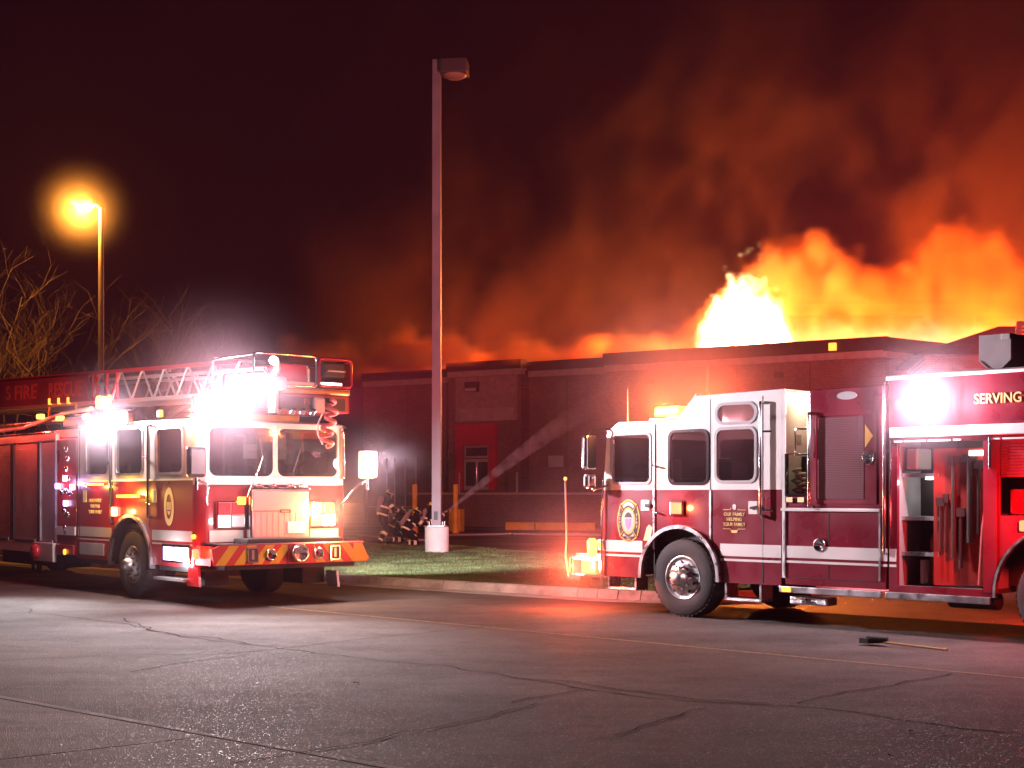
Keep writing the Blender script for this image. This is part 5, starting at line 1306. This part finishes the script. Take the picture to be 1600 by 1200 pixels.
rp_ = nt.nodes.new('ShaderNodeMapRange'); rp_.interpolation_type = 'SMOOTHSTEP'
rp_.inputs[1].default_value = .05; rp_.inputs[2].default_value = 1.0; rp_.inputs[3].default_value = 1.0; rp_.inputs[4].default_value = 0.0
nt.links.new(dv.outputs[0], rp_.inputs[0])
pw = nt.nodes.new('ShaderNodeMath'); pw.operation = 'POWER'; pw.inputs[1].default_value = 3.2; nt.links.new(rp_.outputs[0], pw.inputs[0])
ml_ = nt.nodes.new('ShaderNodeMath'); ml_.operation = 'MULTIPLY'; ml_.inputs[1].default_value = 1.9; nt.links.new(pw.outputs[0], ml_.inputs[0])
jn_ = nt.nodes.new('ShaderNodeTexNoise'); jn_.inputs['Scale'].default_value = 2.2; jn_.inputs['Detail'].default_value = 4; nt.links.new(g_.outputs['Position'], jn_.inputs['Vector'])
jr_ = nt.nodes.new('ShaderNodeMapRange'); jr_.inputs[1].default_value = .38; jr_.inputs[2].default_value = .62; jr_.inputs[3].default_value = .05; jr_.inputs[4].default_value = 2.0; nt.links.new(jn_.outputs[0], jr_.inputs[0])
jm_ = nt.nodes.new('ShaderNodeMath'); jm_.operation = 'MULTIPLY'; nt.links.new(ml_.outputs[0], jm_.inputs[0]); nt.links.new(jr_.outputs[0], jm_.inputs[1])
nt.links.new(jm_.outputs[0], pv.inputs['Density'])
jo.data.materials[0] = vm_
struct(jo, 'stuff'); jo['label'] = 'water jet spraying from the hose nozzle up toward the burning roof'; jo['category'] = 'water jet'

# dropped tool on the road
a_ = Vector((*gp(1358, 1008), .05)); b_ = Vector((*gp(1480, 1020), .03))
ax = thing('fire_axe', 'long-handled tool with a black head and yellow shaft lying on the road by the engine', 'tool', a_, math.atan2((b_ - a_).y, (b_ - a_).x))
Lg = (b_ - a_).length
MB().tube([(0, 0, 0), (Lg, 0, -.02)], .013, 8).build('shaft', mat('tool_yellow', (.34, .20, .04), .6), ax)
MB().plate([(-.06, -.10), (.05, -.10), (.10, .04), (.14, .12), (-.04, .10), (-.10, .03)], [], -.025, .03, 'z').build('head', black, ax)
MB().tube([(.0, -.04, .02), (.22, .03, .02)], .035, 8).build('collar', black, ax)
for k, (px, py, w, lb) in enumerate(((552, 1069, .05, 'small shiny scrap of litter lying near the middle of the road'), (1421, 1145, .03, 'left of the white paper scraps on the near road, right side'),
                                     (1470, 1149, .05, 'larger white paper scrap on the near road at the right'), (1390, 1184, .03, 'lowest pale litter scrap near the bottom edge of the road'))):
    x, y = gp(px, py)
    o = MB().add([(0, 0, .006), (w, .01, .012), (w * .9, w * .6, .004), (-.01, w * .5, .02)], [(0, 1, 2, 3)]).build('litter_scrap', white); o.location = (x, y, .005)
    tag(o, lb, 'litter', 'litter on the road')

# ================================================================== FIRE, SMOKE, HAZE
def volume_cube(name, material, mn, mx, res, build):
    me = bpy.data.meshes.new(name); me.from_pydata([mn, mx], [], [])
    o = bpy.data.objects.new(name, me); C.objects.link(o)
    gt = bpy.data.node_groups.new(name, 'GeometryNodeTree')
    gt.interface.new_socket('Geometry', in_out='INPUT', socket_type='NodeSocketGeometry')
    gt.interface.new_socket('Geometry', in_out='OUTPUT', socket_type='NodeSocketGeometry')
    out = gt.nodes.new('NodeGroupOutput'); vc = gt.nodes.new('GeometryNodeVolumeCube')
    vc.inputs['Min'].default_value = mn; vc.inputs['Max'].default_value = mx
    for k, r_ in zip('XYZ', res): vc.inputs['Resolution ' + k].default_value = r_
    dens = build(gt); gt.links.new(dens, vc.inputs['Density'])
    sm = gt.nodes.new('GeometryNodeSetMaterial'); sm.inputs['Material'].default_value = material
    gt.links.new(vc.outputs[0], sm.inputs[0]); gt.links.new(sm.outputs[0], out.inputs[0])
    md = o.modifiers.new('volume', 'NODES'); md.node_group = gt
    return o
class NT:
    """tiny expression helper for geometry node fields"""
    def __init__(s, gt): s.g = gt
    def m(s, op, a, b=None, c=None, clamp=False):
        n = s.g.nodes.new('ShaderNodeMath'); n.operation = op; n.use_clamp = clamp
        for i, v in enumerate((a, b, c)):
            if v is None: continue
            if isinstance(v, (int, float)): n.inputs[i].default_value = v
            else: s.g.links.new(v, n.inputs[i])
        return n.outputs[0]
    def pos(s):
        p = s.g.nodes.new('GeometryNodeInputPosition'); x = s.g.nodes.new('ShaderNodeSeparateXYZ'); s.g.links.new(p.outputs[0], x.inputs[0])
        return p.outputs[0], x.outputs[0], x.outputs[1], x.outputs[2]
    def comb(s, x, y, z):
        n = s.g.nodes.new('ShaderNodeCombineXYZ')
        for i, v in enumerate((x, y, z)):
            if isinstance(v, (int, float)): n.inputs[i].default_value = v
            else: s.g.links.new(v, n.inputs[i])
        return n.outputs[0]
    def noise(s, vec, scale, detail=3, rough=.55, dist=0.0):
        n = s.g.nodes.new('ShaderNodeTexNoise'); s.g.links.new(vec, n.inputs['Vector'])
        n.inputs['Scale'].default_value = scale; n.inputs['Detail'].default_value = detail; n.inputs['Roughness'].default_value = rough
        n.inputs['Distortion'].default_value = dist
        return n.outputs[0]
    def gauss(s, v, c, w):     # exp(-((v-c)/w)^2)
        d = s.m('DIVIDE', s.m('SUBTRACT', v, c), w); return s.m('EXPONENT', s.m('MULTIPLY', s.m('MULTIPLY', d, d), -1.0))
    def ramp(s, v, a, b):
        n = s.g.nodes.new('ShaderNodeMapRange'); n.interpolation_type = 'SMOOTHSTEP'; s.g.links.new(v, n.inputs[0])
        for i, q in ((1, a), (2, b)):
            if isinstance(q, (int, float)): n.inputs[i].default_value = q
            else: s.g.links.new(q, n.inputs[i])
        return n.outputs[0]
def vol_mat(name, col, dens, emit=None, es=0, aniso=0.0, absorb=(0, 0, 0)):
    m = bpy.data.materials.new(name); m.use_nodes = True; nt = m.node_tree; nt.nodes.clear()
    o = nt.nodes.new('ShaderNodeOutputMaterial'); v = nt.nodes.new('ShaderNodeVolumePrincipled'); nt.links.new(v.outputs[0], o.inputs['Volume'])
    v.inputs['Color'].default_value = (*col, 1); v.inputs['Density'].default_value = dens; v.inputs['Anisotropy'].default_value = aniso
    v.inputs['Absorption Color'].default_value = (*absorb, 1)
    if emit: 
        v.inputs['Emission Color'].default_value = (*emit, 1)
        at_ = nt.nodes.new('ShaderNodeAttribute'); at_.attribute_name = 'density'
        mm = nt.nodes.new('ShaderNodeMath'); mm.operation = 'MULTIPLY'; mm.inputs[1].default_value = es
        nt.links.new(at_.outputs['Fac'], mm.inputs[0]); nt.links.new(mm.outputs[0], v.inputs['Emission Strength'])
    return m
def smoke_field(gt):
    e = NT(gt); p, x, y, z = e.pos()
    # billow coordinates: drift and stretch with height
    q = e.comb(e.m('MULTIPLY', x, 1.0), e.m('MULTIPLY', y, .8), e.m('SUBTRACT', e.m('MULTIPLY', z, .8), 3.0))
    big = e.noise(q, .085, 2, .5, .4); med = e.noise(q, .26, 4, .55, .6)
    f = e.m('ADD', e.m('MULTIPLY', big, .62), e.m('MULTIPLY', med, .38))
    # low, dense lit bank over the burning roof: upper surface height as a function of x
    top = e.m('ADD', e.m('ADD', 9.2, e.m('MULTIPLY', e.gauss(x, 24.3, 3.7), 6.2)), e.m('ADD', e.m('MULTIPLY', e.gauss(x, 15.8, 5.2), 5.2), e.m('MULTIPLY', e.gauss(x, 34, 4), 3.0)))
    fine = e.noise(q, .55, 3, .55, .5)
    top = e.m('ADD', top, e.m('MULTIPLY', e.m('SUBTRACT', fine, .5), 3.2))
    surf = e.m('ADD', e.m('DIVIDE', e.m('SUBTRACT', top, z), 3.0), e.m('MULTIPLY', e.m('SUBTRACT', med, .5), 2.2))
    dfront = e.ramp(e.m('ADD', y, e.m('MULTIPLY', e.m('SUBTRACT', fine, .5), 6.0)), 73.6, 75.2)
    low = e.m('MULTIPLY', e.m('MULTIPLY', e.ramp(surf, -.1, .35), 3.0), dfront)
    # towering, rolling column above, broken into separate billows
    q2 = e.comb(x, e.m('MULTIPLY', y, .9), e.m('SUBTRACT', e.m('MULTIPLY', z, .75), e.m('MULTIPLY', x, .25)))
    n1 = e.noise(q2, .095, 2, .5, .9); n2 = e.noise(q2, .30, 5, .6, 1.1)
    f2 = e.m('ADD', e.m('MULTIPLY', n1, .55), e.m('MULTIPLY', n2, .45))
    colx = e.m('ADD', e.gauss(x, 25.0, 9.5), e.m('MULTIPLY', e.gauss(x, 9.0, 9.0), .45))
    thr = e.m('SUBTRACT', .585, e.m('MULTIPLY', colx, .11))
    col = e.m('MULTIPLY', e.ramp(f2, thr, e.m('ADD', thr, .055)), e.m('MULTIPLY', e.ramp(z, 32, 12), .05))
    drift = e.m('MULTIPLY', e.m('MULTIPLY', e.gauss(x, -1.0, 9.0), e.gauss(z, 10.0, 7.5)), e.m('MULTIPLY', e.ramp(f2, .47, .54), .08))
    veil = e.m('MULTIPLY', e.m('MULTIPLY', e.ramp(x, -6, 14), e.ramp(f2, .40, .60)), .007)
    tot = e.m('ADD', e.m('MAXIMUM', low, e.m('MAXIMUM', col, drift)), veil)
    edge = e.m('MULTIPLY', e.m('MULTIPLY', e.ramp(x, -14, -9), e.ramp(x, 46, 41)), e.m('MULTIPLY', e.ramp(y, 97, 92), e.ramp(z, 50, 44)))
    return e.m('MAXIMUM', e.m('SUBTRACT', e.m('MULTIPLY', tot, edge), .004), 0.0)
SMOKE_D = 0.55
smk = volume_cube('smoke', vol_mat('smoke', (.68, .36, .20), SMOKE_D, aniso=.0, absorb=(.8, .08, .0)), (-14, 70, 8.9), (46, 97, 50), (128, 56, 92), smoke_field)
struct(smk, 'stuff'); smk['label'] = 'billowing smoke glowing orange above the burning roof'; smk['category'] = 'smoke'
def flame_field(gt):
    e = NT(gt); p, x, y, z = e.pos()
    q = e.comb(x, y, e.m('MULTIPLY', z, .55)); nz = e.noise(q, .9, 5, .65, 1.2)
    rr = e.m('ADD', e.m('POWER', e.m('DIVIDE', e.m('SUBTRACT', x, 11.9), 2.1), 2.0), e.m('POWER', e.m('DIVIDE', e.m('SUBTRACT', y, 71.9), 1.3), 2.0))
    h = e.m('ADD', e.m('DIVIDE', e.m('SUBTRACT', z, 9.0), 3.5), e.m('MULTIPLY', rr, .75))
    main = e.ramp(e.m('SUBTRACT', e.m('ADD', e.m('SUBTRACT', 1.0, h), e.m('MULTIPLY', e.m('SUBTRACT', nz, .5), 2.4)), 0.0), -0.15, 1.0)
    lowf = e.m('MULTIPLY', e.ramp(e.m('ADD', e.m('DIVIDE', e.m('SUBTRACT', 10.6, z), 1.6), e.m('MULTIPLY', e.m('SUBTRACT', nz, .5), 3.0)), .1, .8), e.m('MULTIPLY', e.ramp(x, 9, 12), e.m('MULTIPLY', e.ramp(x, 30, 27), .006)))
    ed = e.m('MULTIPLY', e.m('MULTIPLY', e.ramp(y, 70.0, 70.6), e.ramp(y, 73.9, 73.2)), 1.0)
    return e.m('MULTIPLY', e.m('MAXIMUM', main, lowf), ed)
flm = volume_cube('flames', vol_mat('flames', (.5, .3, .2), .15, (1.0, .58, .22), 60.0), (7, 69.9, 8.9), (31, 74, 15), (130, 26, 44), flame_field)
struct(flm, 'stuff'); flm['label'] = 'white-hot flames leaping over the parapet of the roof'; flm['category'] = 'fire'
FC = (1.0, .19, .013)
for (x, y, z, pw_, r_) in ((12.4, 72.0, 10.4, 6500, .5), (16.5, 71.6, 10.0, 3200, .6), (20.5, 71.0, 9.5, 3200, .6), (24.5, 71.6, 9.5, 5500, .6), (28.5, 71.5, 9.4, 1500, .6), (5.0, 79, 9.8, 700, .6), (-2.0, 82, 9.8, 800, .6)):
    lamp(None, (x, y, z), pw_ * 1.75, FC, r_, 'flame_glow')
# burning roof deck behind the parapet (hides nothing, keeps light off the lot)
# haze
hz = MB().box(-160, 160, -30, 260, -1.0, 62)
ho_ = hz.build('haze', vol_mat('haze', (.92, .42, .62), 0.00045, aniso=.15))
struct(ho_, 'stuff'); ho_['label'] = 'thin smoky haze hanging over the street'; ho_['category'] = 'haze'
def halo_field(gt):  # added scattering lobes at the vehicle lamps, imitating lens glare
    e = NT(gt); p, x, y, z = e.pos(); nz = e.noise(p, .9, 3, .5, .3); tot = None
    for (cx, cy, cz, w, a) in ((-4.2, 20.6, 3.1, 0.85, .085), (-6.2, 22.1, 2.87, 0.5, .12), (-2.15, 22.0, 2.15, .5, .05), (-2.7, 21.4, 1.4, .7, .06),
                               (4.75, 16.05, 2.73, .55, .16), (.9, 20.1, .7, .75, .12), (2.5, 20.0, 3.0, 1.1, .12), (-4.5, 21.0, 1.6, 2.2, .008)):
        d = e.m('ADD', e.m('ADD', e.m('POWER', e.m('DIVIDE', e.m('SUBTRACT', x, cx), w), 2.0), e.m('POWER', e.m('DIVIDE', e.m('SUBTRACT', y, cy), w), 2.0)), e.m('POWER', e.m('DIVIDE', e.m('SUBTRACT', z, cz), w), 2.0))
        g_ = e.m('MULTIPLY', e.m('EXPONENT', e.m('MULTIPLY', d, -1.0)), a); tot = g_ if tot is None else e.m('ADD', tot, g_)
    return e.m('MAXIMUM', e.m('SUBTRACT', e.m('MULTIPLY', tot, e.m('MULTIPLY_ADD', nz, 1.4, .3)), .0015), 0.0)
def lamp_halo(gt):  # glare halo put in round the street lamp as a volume
    e = NT(gt); p, x, y, z = e.pos(); c = (sx - .52, sy - .3, 10.5)
    d = e.m('ADD', e.m('ADD', e.m('POWER', e.m('DIVIDE', e.m('SUBTRACT', x, c[0]), .8), 2.0), e.m('POWER', e.m('DIVIDE', e.m('SUBTRACT', y, c[1]), .8), 2.0)), e.m('POWER', e.m('DIVIDE', e.m('SUBTRACT', z, c[2]), .8), 2.0))
    return e.m('MAXIMUM', e.m('SUBTRACT', e.m('MULTIPLY', e.m('EXPONENT', e.m('MULTIPLY', d, -1.0)), .08), .001), 0.0)
lm = volume_cube('halo', vol_mat('lamp_halo', (.95, .9, .8), 1.0), (sx - 5, sy - 4.5, 6), (sx + 4, sy + 4.5, 15), (36, 36, 36), lamp_halo)
struct(lm, 'stuff'); lm['label'] = 'added scattering volume for the glare mist round the lit amber street lamp'; lm['category'] = 'halo'
mst = volume_cube('halo', vol_mat('halo', (.95, .72, .84), 1.0, aniso=.1), (-9.5, 13.5, 0.01), (7.5, 25.5, 6.5), (68, 48, 26), halo_field)
struct(mst, 'stuff'); mst['label'] = 'added volume shaping a lamp-glare mist around the vehicle lights'; mst['category'] = 'halo'
print('objects', len(bpy.data.objects))
